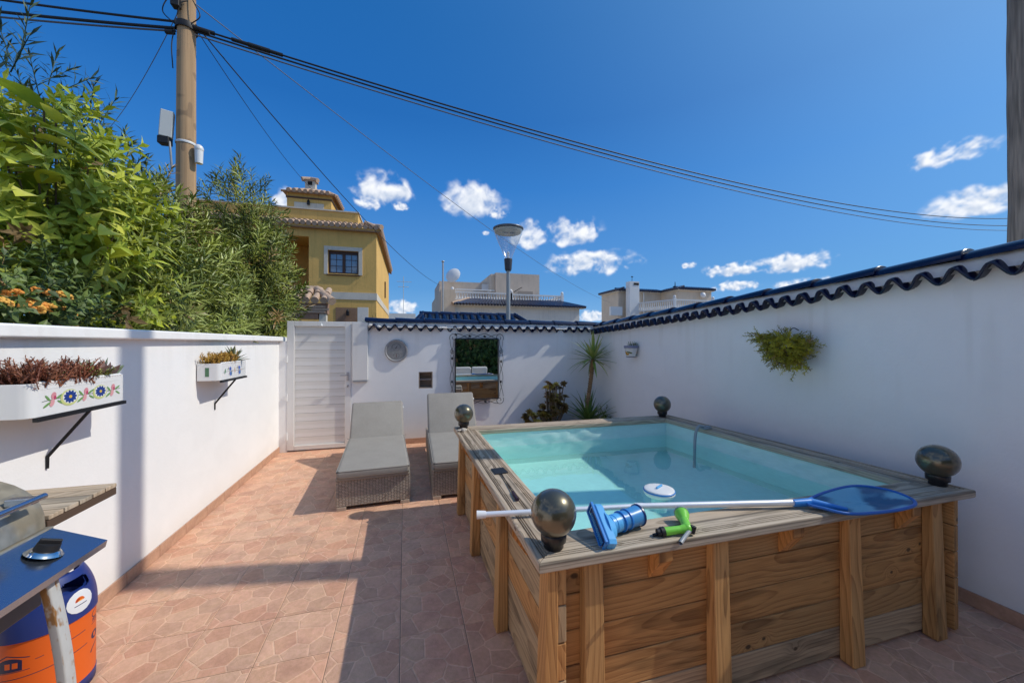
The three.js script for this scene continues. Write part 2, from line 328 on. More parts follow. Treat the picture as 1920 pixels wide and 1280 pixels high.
// ------------------------------------------------------------------ things and parts
const used = new Map();
function numbered(name) { const n = used.get(name) ?? 0; used.set(name, n + 1); return n ? name + '_' + String(n).padStart(3, '0') : name; }
function tag(o, label, category, group, kind) {
  if (label) o.userData.label = label;
  if (category) o.userData.category = category;
  if (group) o.userData.group = group;
  if (kind) o.userData.kind = kind;
  return o;
}
function thing(name, label, category, pos = [0, 0, 0], turn = 0, group) {
  const o = new THREE.Group();
  o.name = numbered(name);
  o.position.set(...pos); o.rotation.y = turn;
  scene.add(o);
  return tag(o, label, category, group);
}
function part(name, g, mat, parent, pos, rot) {
  const m = new THREE.Mesh(Array.isArray(g) ? merge(g) : g, mat);
  m.name = name; m.castShadow = m.receiveShadow = true;
  if (pos) m.position.set(...pos);
  if (rot) m.rotation.set(...rot);
  parent.add(m);
  return m;
}
function sub(name, parent, pos = [0, 0, 0], rot) { const g = new THREE.Group(); g.name = name; g.position.set(...pos); if (rot) g.rotation.set(...rot); parent.add(g); return g; }
function solo(name, g, mat, label, category, group, kind) { const m = part(numbered(name), g, mat, scene); return tag(m, label, category, group, kind); }

// ------------------------------------------------------------------ the setting: ground, patio floor
{
  const g = new THREE.PlaneGeometry(3000, 3000); g.rotateX(-Math.PI / 2); g.translate(0, -0.12, 0);
  solo('ground', uvBox(g), M.ground, 'bare dusty ground around the houses', 'ground', null, 'structure');
}
const XL = -1.78, XR = 3.33, ZB = -6.25;
const patio = thing('patio_floor', 'terracotta patio floor of square tiles with a crazy paving pattern', 'floor');
patio.userData.kind = 'structure';
part('mortar_bed', bx(XL - 0.15, XR + 0.15, -0.115, -0.005, ZB - 0.3, 0.64), std([0.27, 0.17, 0.12], { roughness: 0.95 }), patio);
part('floor_slab', bx(XL - 0.15, XR + 0.15, -0.115, -0.001, 0.646, 4.2), M.bed, patio);
{
  const S = 0.35, G = 0.0019;
  seed(99);
  const clip = (poly, nx, ny, c) => {                          // keeps nx x + ny y <= c
    const out = [];
    for (let i = 0; i < poly.length; i++) {
      const a = poly[i], b = poly[(i + 1) % poly.length], da = nx * a[0] + ny * a[1] - c, db = nx * b[0] + ny * b[1] - c;
      if (da <= 0) out.push(a);
      if (da * db < 0) { const t = da / (da - db); out.push([a[0] + t * (b[0] - a[0]), a[1] + t * (b[1] - a[1])]); }
    }
    return out;
  };
  const shrink = (poly, d) => {
    let cx = 0, cy = 0; poly.forEach((p) => { cx += p[0] / poly.length; cy += p[1] / poly.length; });
    let q = poly;
    for (let i = 0; i < poly.length; i++) {
      const a = poly[i], b = poly[(i + 1) % poly.length], l = Math.hypot(b[0] - a[0], b[1] - a[1]); if (l < 1e-5) continue;
      let nx = (b[1] - a[1]) / l, ny = -(b[0] - a[0]) / l, c = nx * a[0] + ny * a[1];
      if (nx * cx + ny * cy > c) { nx = -nx; ny = -ny; c = -c; }
      q = clip(q, nx, ny, c - d); if (q.length < 3) return [];
    }
    return q;
  };
  const variants = [];
  for (let v = 0; v < 8; v++) {
    const h = S / 2 - G, pos = [], col = [], uv = [];
    const tri = (a, b, c, k) => { for (const p of [a, b, c]) { pos.push(...p); col.push(...k); uv.push(p[0] + v * 0.37, p[2]); } };
    const line = [0.84, 0.545, 0.375];
    const base = [[-h, -h], [h, -h], [h, h], [-h, h]], P3 = (p, y) => [p[0], y, p[1]];
    tri(P3(base[0], -0.0012), P3(base[2], -0.0012), P3(base[1], -0.0012), line); tri(P3(base[0], -0.0012), P3(base[3], -0.0012), P3(base[2], -0.0012), line);
    for (let i = 0; i < 4; i++) { const a = base[i], b = base[(i + 1) % 4]; tri(P3(a, -0.0012), P3(b, -0.0012), P3(b, -0.01), line); tri(P3(a, -0.0012), P3(b, -0.01), P3(a, -0.01), line); }
    const pts = [];
    for (let t = 0; t < 400 && pts.length < 15; t++) { const p = [R(-h * 1.25, h * 1.25), R(-h * 1.25, h * 1.25)]; if (pts.every((q) => Math.hypot((p[0] - q[0]) * 0.85, p[1] - q[1]) > 0.092)) pts.push(p); }
    const skew = R(-0.5, 0.5);
    for (const p of pts) {
      let cell = base;
      for (const q of pts) if (q !== p) {
        const dx = q[0] - p[0] + skew * 0.3 * (q[1] - p[1]), dy = q[1] - p[1], l = Math.hypot(dx, dy);
        cell = clip(cell, dx / l, dy / l, (dx * (p[0] + q[0]) / 2 + dy * (p[1] + q[1]) / 2) / l); if (cell.length < 3) break;
      }
      if (cell.length < 3) continue;
      const rim = shrink(cell, 0.0032), top = shrink(cell, 0.005); if (top.length < 3) continue;
      const tone = R(0.86, 1.05), red = R(-0.03, 0.05), k = [0.77 * tone, (0.462 - red * 0.7) * tone, (0.312 - red * 0.6) * tone];
      for (let i = 1; i < top.length - 1; i++) tri(P3(top[0], 0), P3(top[i + 1], 0), P3(top[i], 0), k);
      if (rim.length === top.length) for (let i = 0; i < top.length; i++) { const j = (i + 1) % top.length; tri(P3(rim[i], -0.0012), P3(top[i], 0), P3(top[j], 0), k); tri(P3(rim[i], -0.0012), P3(top[j], 0), P3(rim[j], -0.0012), k); }
    }
    const g = new THREE.BufferGeometry();
    g.setAttribute('position', new THREE.Float32BufferAttribute(pos, 3)); g.setAttribute('color', new THREE.Float32BufferAttribute(col, 3)); g.setAttribute('uv', new THREE.Float32BufferAttribute(uv, 2));
    g.computeVertexNormals();
    variants.push(g);
  }
  const tileMats = [[1, 1, 1], [0.94, 0.93, 0.92], [1.03, 1.0, 0.97], [0.98, 0.95, 0.95]].map((c) => { const m = M.tile.clone(); m.color.setRGB(...c); return m; });
  for (let i = -5; i < 10; i++) for (let j = -9; j < 11; j++) {
    const x = -0.026 + (i + 0.5) * S, z = -3.204 + (j + 0.5) * S;
    if (x < XL - S * 0.55 || x > XR + S * 0.55 || z < ZB - S * 0.5) continue;
    if (x > 0.85 && x < 2.55 && z > -3.25 && z < -1.75) continue;          // under the pool
    const m = part('tile', variants[Math.floor(R(8))], tileMats[Math.floor(R(4))], patio, [x, R(-0.0008, 0.0008), z]);
    m.rotation.y = Math.floor(R(4)) * Math.PI / 2;
  }
}

// ------------------------------------------------------------------ walls
const skirtGeo = (l) => box(l - 0.004, 0.085, 0.012, 0, 0.0425, 0, 0.003);
function skirting(parent, from, to, dirIsZ, at, n) {
  const l = (to - from) / n;
  const g = uvBox(skirtGeo(l));
  for (let i = 0; i < n; i++) part('skirting_tile', g, M.skirt, parent, dirIsZ ? [at, 0.001, from + (i + 0.5) * l] : [from + (i + 0.5) * l, 0.001, at], [0, dirIsZ ? Math.PI / 2 : 0, 0]);
}
{
  const w = thing('left_wall', 'white rendered garden wall with a projecting flat coping on the left', 'wall');
  part('wall_body', bx(XL - 0.2, XL, -0.1, 1.625, -6.45, 3.6), M.white, w);
  part('coping', bx(XL - 0.25, XL + 0.055, 1.625, 1.69, -6.44, 3.6, 0.012), M.white, w);
  part('gate_pier', bx(XL, -1.676, -0.1, 1.624, -6.45, -6.245), M.white, w);
  skirting(w, ZB, 0.4, true, XL + 0.0065, 19);
}
// curved roof tiles
const P = 0.156;
const sTile = (() => {
  const n = 14, A = 0.043, T = 0.015, top = [], bot = [];
  for (let i = 0; i <= n; i++) {
    const u = (i / n - 0.5) * (P + 0.004), y = A * Math.cos(2 * Math.PI * u / P), nx = A * 2 * Math.PI / P * Math.sin(2 * Math.PI * u / P), l = Math.hypot(nx, 1);
    top.push([u + nx / l * T / 2, y + T / l / 2]); bot.push([u - nx / l * T / 2, y - T / l / 2]);
  }
  const s = new THREE.Shape([...top, ...bot.reverse()].map(([x, y]) => new THREE.Vector2(x, y)));
  const g = flat(new THREE.ExtrudeGeometry(s, { depth: 0.24, bevelEnabled: true, bevelSize: 0.003, bevelThickness: 0.004, bevelSegments: 2, bevelOffset: -0.003 }));
  g.translate(0, 0, -0.24);
  return toCreasedNormals(g, 0.8);
})();
const ridgeTile = (() => {
  const L = 0.47, n = 12, out = [], inn = [];
  for (let i = 0; i <= n; i++) { const a = Math.PI * i / n; out.push([Math.cos(a) * 0.1, Math.sin(a) * 0.066]); inn.push([Math.cos(a) * 0.086, Math.sin(a) * 0.04]); }
  const s = new THREE.Shape([...out, ...inn.reverse()].map(([x, y]) => new THREE.Vector2(x, y)));
  const g = flat(new THREE.ExtrudeGeometry(s, { depth: L, bevelEnabled: true, bevelSize: 0.003, bevelThickness: 0.003, bevelSegments: 1, bevelOffset: -0.003, steps: 1 }));
  const p = g.attributes.position;
  for (let i = 0; i < p.count; i++) { const k = 1.07 - 0.14 * p.getZ(i) / L; p.setX(i, p.getX(i) * k); p.setY(i, p.getY(i) * k + 0.012 * (1 - p.getZ(i) / L)); }
  g.computeVertexNormals();
  return toCreasedNormals(g, 0.7);
})();
{
  const w = thing('back_wall', 'white rendered wall with glazed blue roof tiles at the far end of the patio', 'wall');
  // wall with the opening of the letter slot
  const s = new THREE.Shape([[-0.8, -0.1], [XR, -0.1], [XR, 1.84], [-0.557, 1.84], [-0.557, 1.925], [-0.8, 1.925]].map(([x, y]) => new THREE.Vector2(x, y)));
  s.holes.push(new THREE.Path([[0.205, 0.87], [0.205, 1.138], [0.425, 1.138], [0.425, 0.87]].map(([x, y]) => new THREE.Vector2(x, y))));
  const g = flat(new THREE.ExtrudeGeometry(s, { depth: 0.24, bevelEnabled: false })); g.translate(0, 0, ZB - 0.24);
  part('wall_body', uvBox(g), M.white, w);
  // mortar bed under the ridge, uneven along its lower edge
  const mb = sheet(140, 8, (u, v) => {
    const x = mix(-0.555, XR, u), t = v * 2 * Math.PI * 0.6;
    const lump = 0.012 * (fbm(u, v, 60, 4, 17, 3) - 0.5);
    return [x, 1.842 + 0.088 * sstep(0, 0.4, v) + lump * 0.6, ZB + 0.052 - 0.03 * Math.min(v / 0.4, 1) - 0.16 * Math.max(0, (v - 0.4) / 0.6) + lump * 1.6];
  });
  part('mortar_bed', [mb, bx(-0.557, XR, 1.84, 1.93, ZB - 0.23, ZB - 0.06)], M.mortar, w);
  seed(5);
  for (let i = 0; i < 25; i++) {
    const x = -0.47 + i * P;
    if (x > XR - 0.1) break;
    const broken = Math.abs(x - 0.7) < 0.08 || Math.abs(x - 2.58) < 0.08;
    part('roof_tile', sTile, M.glaze, w, [x, 1.832 + R(-0.004, 0.004), ZB + (broken ? 0.03 : 0.085) + R(-0.008, 0.008)], [0.27, R(-0.02, 0.02), R(-0.02, 0.02)]);
  }
  for (let i = 0; i < 9; i++) part('ridge_tile', ridgeTile, M.glaze, w, [-0.6 + i * 0.447, 1.922 + R(-0.004, 0.004), ZB - 0.045], [0, Math.PI / 2, 0]);
  for (let i = 0; i < 5; i++) { const g2 = ball(R(0.025, 0.045), -0.5 + R(-0.03, 0.14), 1.87 + R(-0.02, 0.03), ZB + 0.03 + R(-0.02, 0.03), 0.8, 10); part('mortar_lump', g2, M.mortar, w); }
  skirting(w, -0.76, XR, false, ZB + 0.0065, 11);
}
const hR = (z) => 2.028 + 0.045 * (z + 1.2);       // eave height along the sloping right wall
{
  const w = thing('right_wall', 'long white rendered wall with dark blue glazed tile eaves rising along the right side', 'wall');
  const body = (z0, z1, x, top) => { const g = flat(new THREE.ExtrudeGeometry(new THREE.Shape([[z0, -0.1], [z1, -0.1], [z1, hR(z1) + 0.02], [z0, hR(z0) + 0.02]].map(([a, b]) => new THREE.Vector2(-a, b))), { depth: 0.24, bevelEnabled: false })); g.rotateY(Math.PI / 2); g.translate(x, 0, 0); return uvBox(g); };
  part('wall_body', body(-6.48, -2.083, XR), M.whiteRight, w);
  part('wall_body', body(-2.082, 0.95, XR - 0.0015), M.whiteRight, w);
  const mb = sheet(220, 8, (u, v) => {
    const z = mix(-6.3, 0.9, u), lump = 0.012 * (fbm(u, v, 90, 4, 27, 3) - 0.5);
    return [XR - 0.052 + 0.03 * Math.min(v / 0.4, 1) + 0.16 * Math.max(0, (v - 0.4) / 0.6) - lump * 1.6, hR(z) + 0.01 + 0.088 * sstep(0, 0.4, v) + lump * 0.6, z];
  });
  part('mortar_bed', mb, M.mortar, w);
  seed(6);
  const roll = Math.atan(0.045);
  for (let i = 0; i < 46; i++) {
    const z = -6.18 + i * P;
    const t = part('roof_tile', sTile, M.glaze, w, [XR - 0.085 + R(-0.006, 0.006), hR(z) + R(-0.003, 0.003), z]);
    t.rotation.set(0.27, -Math.PI / 2, roll + R(-0.02, 0.02), 'YXZ');
  }
  for (let i = 0; i < 16; i++) {
    const z = 0.75 - i * 0.447;
    const t = part('ridge_tile', ridgeTile, M.glaze, w, [XR + 0.045, hR(z) + 0.09, z]);
    t.rotation.set(roll, Math.PI, 0, 'YXZ');
  }
  skirting(w, ZB, 0.6, true, XR - 0.0075, 19);
}

// ------------------------------------------------------------------ gate, meter cabinet, things on the back wall
{
  const t = thing('garden_gate', 'white metal gate of horizontal slats in a frame at the end of the left wall', 'gate', [-1.674, 0, ZB - 0.02]);
  const W = 0.872;
  part('frame_post', bx(0.0, 0.095, 0.02, 1.925, -0.03, 0.03, 0.005), M.doorWhite, t);
  part('frame_post', bx(W - 0.085, W, 0.02, 1.925, -0.03, 0.03, 0.005), M.doorWhite, t);
  part('frame_rail', bx(0.096, W - 0.086, 1.85, 1.924, -0.03, 0.03, 0.005), M.doorWhite, t);
  part('frame_rail', bx(0.096, W - 0.086, 0.02, 0.085, -0.03, 0.03, 0.005), M.doorWhite, t);
  const n = 15, h = (1.85 - 0.085) / n;
  const sl = box(W - 0.184, h - 0.0025, 0.02, 0, 0, 0, 0.002);
  for (let i = 0; i < n; i++) part('slat', sl, M.doorWhite, t, [0.005 + W / 2, 0.085 + (i + 0.5) * h, -0.008]);
  const hd = part('handle', [box(0.035, 0.13, 0.012, 0, 0, 0.036, 0.004), cyl(0.009, 0.009, V(0, 0.02, 0.04), V(0, 0.02, 0.075), 10), cyl(0.009, 0.007, V(0.005, 0.02, 0.075), V(-0.1, 0.022, 0.075), 10)], M.steel, t, [W - 0.045, 1.09, 0]);
  part('lock', [cyl(0.014, 0.014, V(0, 0, 0.03), V(0, 0, 0.045), 14), box(0.01, 0.03, 0.02, 0, -0.01, 0.05, 0.002)], M.steel, t, [W - 0.045, 0.95, 0]);
  for (const y of [0.18, 0.75, 1.32]) part('hinge', cyl(0.011, 0.011, V(0.004, y, 0.036), V(0.004, y + 0.1, 0.036), 10), M.plasticWhite, t);
  part('bell', [ball(0.02, 0, 0, 0), cyl(0.01, 0.01, V(0, 0, 0), V(0, 0.03, 0), 10)], M.ceramic, t, [0.46, 1.865, 0.045]);
  const c = thing('meter_cabinet', 'narrow white cabinet door set high on the wall pier beside the gate', 'cabinet', [-0.668, 0, ZB]);
  part('cabinet_box', bx(-0.11, 0.11, 1.03, 1.92, 0.001, 0.045, 0.006), M.doorWhite, c);
  part('drip_edge', bx(-0.105, 0.105, 1.005, 1.027, 0.001, 0.052, 0.003), M.plasticGrey, c);
  const l = thing('letter_slot', 'square brown lined letter slot with a metal ledge sunk in the back wall', 'letter slot', [0.315, 1.004, ZB]);
  part('lining', [bx(-0.109, 0.109, -0.133, 0.133, -0.215, -0.205), bx(-0.109, 0.109, 0.12, 0.133, -0.2, -0.003), bx(-0.109, -0.097, -0.133, 0.119, -0.2, -0.003), bx(0.097, 0.109, -0.133, 0.119, -0.2, -0.003), bx(-0.096, 0.096, -0.133, -0.122, -0.2, -0.003)], std([0.42, 0.33, 0.26]), l);
  part('flap', bx(-0.095, 0.095, 0.0, 0.012, -0.12, -0.03, 0.003), M.chrome, l);
  part('flap_board', bx(-0.095, 0.095, 0.065, 0.118, -0.1, -0.09), std([0.2, 0.14, 0.1]), l);
}
{ // round thermometer clock
  const cv = document.createElement('canvas'); cv.width = cv.height = 256;
  const x = cv.getContext('2d');
  x.fillStyle = '#9b9a98'; x.fillRect(0, 0, 256, 256);
  for (let i = 0; i < 900; i++) { x.fillStyle = `rgba(${90 + (i * 37) % 90},${90 + (i * 37) % 90},${92 + (i * 37) % 90},0.12)`; x.beginPath(); x.arc((i * 73) % 256, (i * 131) % 256, 3 + i % 9, 0, 7); x.fill(); }
  x.strokeStyle = '#4b4a4c'; x.lineWidth = 5;
  x.beginPath(); x.arc(128, 88, 56, Math.PI * 0.95, Math.PI * 2.05); x.stroke();
  x.lineWidth = 2; x.beginPath(); x.arc(128, 88, 44, 0, 7); x.stroke();
  x.beginPath(); x.arc(128, 190, 36, 0, 7); x.stroke();
  for (let i = 0; i < 36; i++) { const a = i * Math.PI / 18; x.lineWidth = i % 3 ? 2 : 4; x.beginPath(); x.moveTo(128 + Math.cos(a) * 104, 128 + Math.sin(a) * 104); x.lineTo(128 + Math.cos(a) * 113, 128 + Math.sin(a) * 113); x.stroke(); }
  x.fillStyle = '#6c1f22'; x.fillRect(125, 168, 6, 44); x.strokeStyle = '#222'; x.lineWidth = 7;
  x.beginPath(); x.moveTo(116, 100); x.lineTo(140, 66); x.stroke(); x.lineWidth = 4; x.beginPath(); x.moveTo(108, 100); x.lineTo(136, 96); x.stroke();
  const ct = new THREE.CanvasTexture(cv); ct.colorSpace = THREE.SRGBColorSpace;
  const t = thing('wall_thermometer', 'round grey weathered dial thermometer on the back wall right of the gate', 'thermometer', [-0.138, 1.48, ZB]);
  const rim = new THREE.TorusGeometry(0.162, 0.014, 10, 48); rim.translate(0, 0, 0.02);
  part('rim', flat(rim), std([0.34, 0.34, 0.35], { roughness: 0.6, metalness: 0.3 }), t);
  part('case', cyl(0.16, 0.16, V(0, 0, 0.002), V(0, 0, 0.018), 40), M.plasticGrey, t);
  const dg = new THREE.CircleGeometry(0.155, 40); dg.translate(0, 0, 0.021);
  part('dial', flat(dg), std([0.85, 0.85, 0.85], { map: ct, roughness: 0.6 }), t);
}
{ // mirror in a wrought iron frame
  const t = thing('wall_mirror', 'rectangular wall mirror in a black wrought iron frame of curls and leaves', 'mirror', [1.146, 1.17, ZB + 0.03]);
  t.rotation.x = -0.013;
  const w = 0.352, h = 0.49;
  part('glass', box(2 * w, 2 * h, 0.006, 0, 0, 0.012), M.mirror, t);
  part('inner_frame', [bx(-w - 0.016, -w, -h - 0.016, h + 0.016, -0.01, 0.026), bx(w, w + 0.016, -h - 0.016, h + 0.016, -0.01, 0.026), bx(-w, w, h, h + 0.016, -0.01, 0.026), bx(-w, w, -h - 0.016, -h, -0.01, 0.026)], M.iron, t);
  const wave = (n, from, to, off, amp, ph) => { const p = []; for (let i = 0; i <= n * 6; i++) { const u = i / (n * 6); p.push([mix(from, to, u), off + amp * Math.cos(u * n * Math.PI + ph)]); } return p; };
  const mk = (pts, r) => tube(pts.map(([a, b]) => V(a, b, 0.012)), r, pts.length * 3, 5);
  const spiral = (cx, cy, r0, turns, a0, dir) => { const p = []; for (let i = 0; i <= 24; i++) { const u = i / 24, a = a0 + dir * u * turns * 2 * Math.PI, r = r0 * (1 - 0.75 * u); p.push([cx + Math.cos(a) * r, cy + Math.sin(a) * r]); } return p; };
  const vines = [];
  vines.push(mk(wave(3, -w + 0.02, w - 0.0, h + 0.055, 0.038, 0), 0.0045), mk(wave(3, -w + 0.02, w - 0.0, h + 0.05, 0.036, Math.PI), 0.0035));
  for (const s of [-1, 1]) {
    vines.push(mk(wave(3, -h + 0.02, h - 0.02, 0, 0.032, 0).map(([a, b]) => [s * (w + 0.062) + b, a]), 0.004), mk(wave(3, -h + 0.02, h - 0.02, 0, 0.03, Math.PI).map(([a, b]) => [s * (w + 0.06) + b, a]), 0.0032));
    vines.push(mk(spiral(s * (w + 0.03), h + 0.03, 0.075, 1.2, s > 0 ? -0.6 : Math.PI + 0.6, s), 0.0045), mk(spiral(s * (w + 0.03), -h - 0.04, 0.075, 1.2, s > 0 ? 0.6 : Math.PI - 0.6, -s), 0.0045));
    vines.push(mk(spiral(s * (w + 0.055), h - 0.2, 0.04, 1.3, Math.PI / 2, -s), 0.0038));
  }
  vines.push(mk(wave(3, -w, w, -h - 0.06, 0.032, 0), 0.004), mk(wave(3, -w, w, -h - 0.055, 0.03, Math.PI), 0.0034));
  part('vine', vines, M.iron, t);
  const leaf = ball(0.016, 0, 0, 0, 1.5, 8);
  for (const [x, y, r] of [[-0.12, h + 0.055, 1], [0.13, h + 0.05, 1], [-w - 0.06, 0.18, 0], [-w - 0.062, -0.2, 0], [w + 0.06, 0.12, 0], [w + 0.055, -0.22, 0], [-w + 0.0, h + 0.08, 1], [-0.13, -h - 0.06, 1], [0.14, -h - 0.055, 1]]) part('iron_leaf', leaf, M.iron, t, [x, y, 0.014], [0, 0, r * 1.3]);
}

// ------------------------------------------------------------------ pool
const OC = [[0.45, -3.68], [2.87, -3.65], [3.03, -1.318], [0.474, -1.315]];
function inset(q, d) {
  const cx = (q[0][0] + q[2][0]) / 2, cz = (q[0][1] + q[2][1]) / 2;
  const L = q.map((a, i) => { const b = q[(i + 1) % 4], l = Math.hypot(b[0] - a[0], b[1] - a[1]); let nx = -(b[1] - a[1]) / l, nz = (b[0] - a[0]) / l; if (nx * (cx - a[0]) + nz * (cz - a[1]) < 0) { nx = -nx; nz = -nz; } return [nx, nz, nx * a[0] + nz * a[1] + d]; });
  return q.map((_, i) => { const [a, b, c] = L[(i + 3) % 4], [e, f, g] = L[i], D = a * f - b * e; return [(c * f - b * g) / D, (a * g - c * e) / D]; });
}
const RIMH = 0.79, WATER = 0.62, FLOOR = 0.445;
{
  const t = thing('wooden_pool', 'square raised pool of timber boards with a wide grooved rim and turquoise water', 'pool');
  const inn = inset(OC, 0.2), out = inset(OC, 0.085), lin = inset(OC, 0.188), lin2 = inset(OC, 0.2);
  seed(31);
  // rim boards: a cross-section with grooves carried between the mitres
  const rimBoard = (i, grooves) => {
    const W = 0.2, sec = [[0.004, -0.042], [0, -0.036], [0, -0.008], [0.003, -0.002], [0.009, 0]];
    for (const g of grooves) sec.push([g - 0.0032, 0], [g - 0.0022, -0.007], [g + 0.0022, -0.007], [g + 0.0032, 0]);
    sec.push([W - 0.009, 0], [W - 0.003, -0.002], [W, -0.008], [W, -0.036], [W - 0.004, -0.042], [0.004, -0.042]);
    const a = OC[i], b = OC[(i + 1) % 4], ai = inn[i], bi = inn[(i + 1) % 4], pos = [], uv = [], u0 = R(), v0 = R();
    const pt = (o, y, e) => { const p = e ? b : a, q = e ? bi : ai, k = o / W; return [mix(p[0], q[0], k), RIMH + y, mix(p[1], q[1], k)]; };
    const gap = 0.0012 / Math.hypot(b[0] - a[0], b[1] - a[1]);
    let run = 0;
    for (let k = 0; k < sec.length - 1; k++) {
      const [o, y] = sec[k], [p, z] = sec[k + 1], A0 = pt(o, y, 0), B0 = pt(o, y, 1), A1 = pt(p, z, 0), B1 = pt(p, z, 1), dl = Math.hypot(p - o, z - y);
      const s = (c, d) => c.map((v, j) => mix(v, d[j], gap)), q = [s(A0, B0), s(B0, A0), s(B1, A1), s(A1, B1)];
      for (const j of [0, 1, 2, 0, 2, 3]) { pos.push(...q[j]); const along = Math.hypot(q[j][0] - a[0], q[j][2] - a[1]); uv.push(along / 2.4 + u0, v0 + (run + (j > 1 ? dl : 0)) / 1.2); }
      run += dl;
    }
    for (const e of [0, 1]) for (let k = 1; k < sec.length - 2; k++) for (const j of [0, k, k + 1]) { const c = pt(sec[j][0], sec[j][1], e), d = pt(sec[j][0], sec[j][1], 1 - e); pos.push(...c.map((v, m) => mix(v, d[m], gap))); uv.push(sec[j][0], sec[j][1]); }
    const g = new THREE.BufferGeometry();
    g.setAttribute('position', new THREE.Float32BufferAttribute(pos, 3)); g.setAttribute('uv', new THREE.Float32BufferAttribute(uv, 2)); g.computeVertexNormals();
    return g;
  };
  const G8 = [0.03, 0.041, 0.052, 0.094, 0.105, 0.148, 0.159, 0.17];
  part('rim_board', rimBoard(0, [0.16, 0.171]), M.rim, t);
  part('rim_board', rimBoard(1, G8), M.rim, t);
  part('rim_board', rimBoard(2, [0.03, 0.042, 0.054]), M.rim, t);
  part('rim_board', rimBoard(3, G8), M.rim, t);
  // walls of stacked boards, posts and brackets
  const bh = 0.144, woods = [M.wood, M.wood, M.wood2, M.wood2, M.wood3];
  out.forEach((a, i) => {
    const b = out[(i + 1) % 4], dx = b[0] - a[0], dz = b[1] - a[1], L = Math.hypot(dx, dz), turn = Math.atan2(-dz, dx), ux = dx / L, uz = dz / L, side = i % 2 === 1;
    let nx = uz, nz = -ux; if (nx * (a[0] - 1.7) + nz * (a[1] + 2.5) < 0) { nx = -nx; nz = -nz; }
    const put = (name, g, m, along, y, off) => { const o = part(name, g, m, t, [a[0] + ux * along + nx * off, y, a[1] + uz * along + nz * off]); o.rotation.y = turn; return o; };
    for (let k = 0; k < 5; k++) {
      const ext = side ? 0.055 : -0.045, g = plank(L + 2 * ext, bh - 0.003, 0.038, 'x', 0.005);
      const m = i === 2 ? [M.wood3, M.wood2, M.wood, M.wood, M.wood2][k] : i === 3 ? [M.woodTan, M.woodTan, M.wood2, M.woodTan, M.wood2][k] : i === 1 ? M.wood2 : woods[(k + i) % 5];
      put('wall_board', g, m, L / 2, 0.02 + (k + 0.5) * bh, -0.019 + R(-0.001, 0.001));
    }
    const spots = side ? (i === 3 ? [0.035, 0.74, 1.52, 2.22] : [0.035, 0.8, 1.55, L - 0.035]) : (i === 2 ? [0.16, 0.78, 1.6, L - 0.155] : [0.16, 0.9, 1.6, L - 0.155]);
    const dir = i === 2 || i === 3 ? (x) => L - x : (x) => x;
    for (const s of spots) {                                    // posts taper: deeper at the foot
      const w = 0.076, g = prism([[0, 0], [0.066, 0], [0.044, 0.744], [0, 0.744]], w, 0.004);
      g.translate(0, 0, -w / 2); g.rotateY(nx * uz - nz * ux > 0 ? Math.PI / 2 : -Math.PI / 2);
      uvBox(g, 'y', Math.floor(R(8)), R(), 0, 1 / 2.4);
      const uvs = g.attributes.uv; for (let k = 0; k < uvs.count; k++) uvs.setY(k, uvs.getY(k));
      put('post', g, M.post, dir(s), 0.004, 0.001);
    }
    const mids = side ? [0.4, 1.12, 1.87] : [0.47, 1.19, 2.0];
    for (const s of mids) {
      const g = prism([[0, 0], [0.008, 0], [0.078, 0.1], [0.078, 0.14], [0, 0.14]], 0.062, 0.002);
      g.translate(0, 0, -0.031); g.rotateY(nx * uz - nz * ux > 0 ? Math.PI / 2 : -Math.PI / 2);
      uvBox(g, 'x', 3, R(), 0, 1 / 0.6);
      put('rim_bracket', g, M.wood, dir(s), 0.607, 0.001);
    }
  });
  // liner: walls with slight wrinkles near the water line, floor
  const wallsG = lin.map((a, i) => {
    const b = lin[(i + 1) % 4], cx = 1.7, cz = -2.5;
    return sheet(60, 14, (u, v) => {
      const x = mix(a[0], b[0], u), z = mix(a[1], b[1], u), y = mix(FLOOR - 0.01, RIMH - 0.035, v), e = Math.sin(Math.PI * u);
      const r = e * (0.022 * (fbm(u + v * 0.25, v * 0.6 + i * 0.25, 10, 4, 61 + i, 3) - 0.45) + 0.010 * Math.pow(Math.sin((u * 9 + v * 1.7 + 2 * fbm(u, v, 4, 4, 63 + i, 2)) * Math.PI), 6)) * sstep(0.25, 0.6, v) * (1 - 0.6 * sstep(0.85, 1, v));
      return [x + (cx - x) * r, y, z + (cz - z) * r];
    });
  });
  part('liner', wallsG, M.liner, t);
  const fl = sheet(30, 30, (u, v) => {
    const p = mix3([lin[0][0], lin[0][1], 0], [lin[1][0], lin[1][1], 0], u), q = mix3([lin[3][0], lin[3][1], 0], [lin[2][0], lin[2][1], 0], u);
    return [mix(p[0], q[0], v), FLOOR + 0.004 * (fbm(u, v, 5, 5, 67, 3) - 0.5), mix(p[1], q[1], v)];
  });
  part('pool_floor', fl, M.liner, t);
  const wg = new THREE.BufferGeometry(), wq = lin2;
  const wat = sheet(80, 80, (u, v) => [mix(mix(wq[0][0], wq[1][0], u), mix(wq[3][0], wq[2][0], u), v), WATER + 0.0016 * (fbm(u, v, 6, 6, 69, 3) - 0.5), mix(mix(wq[0][1], wq[1][1], u), mix(wq[3][1], wq[2][1], u), v)]);
  part('water', wat, M.water, t);
}
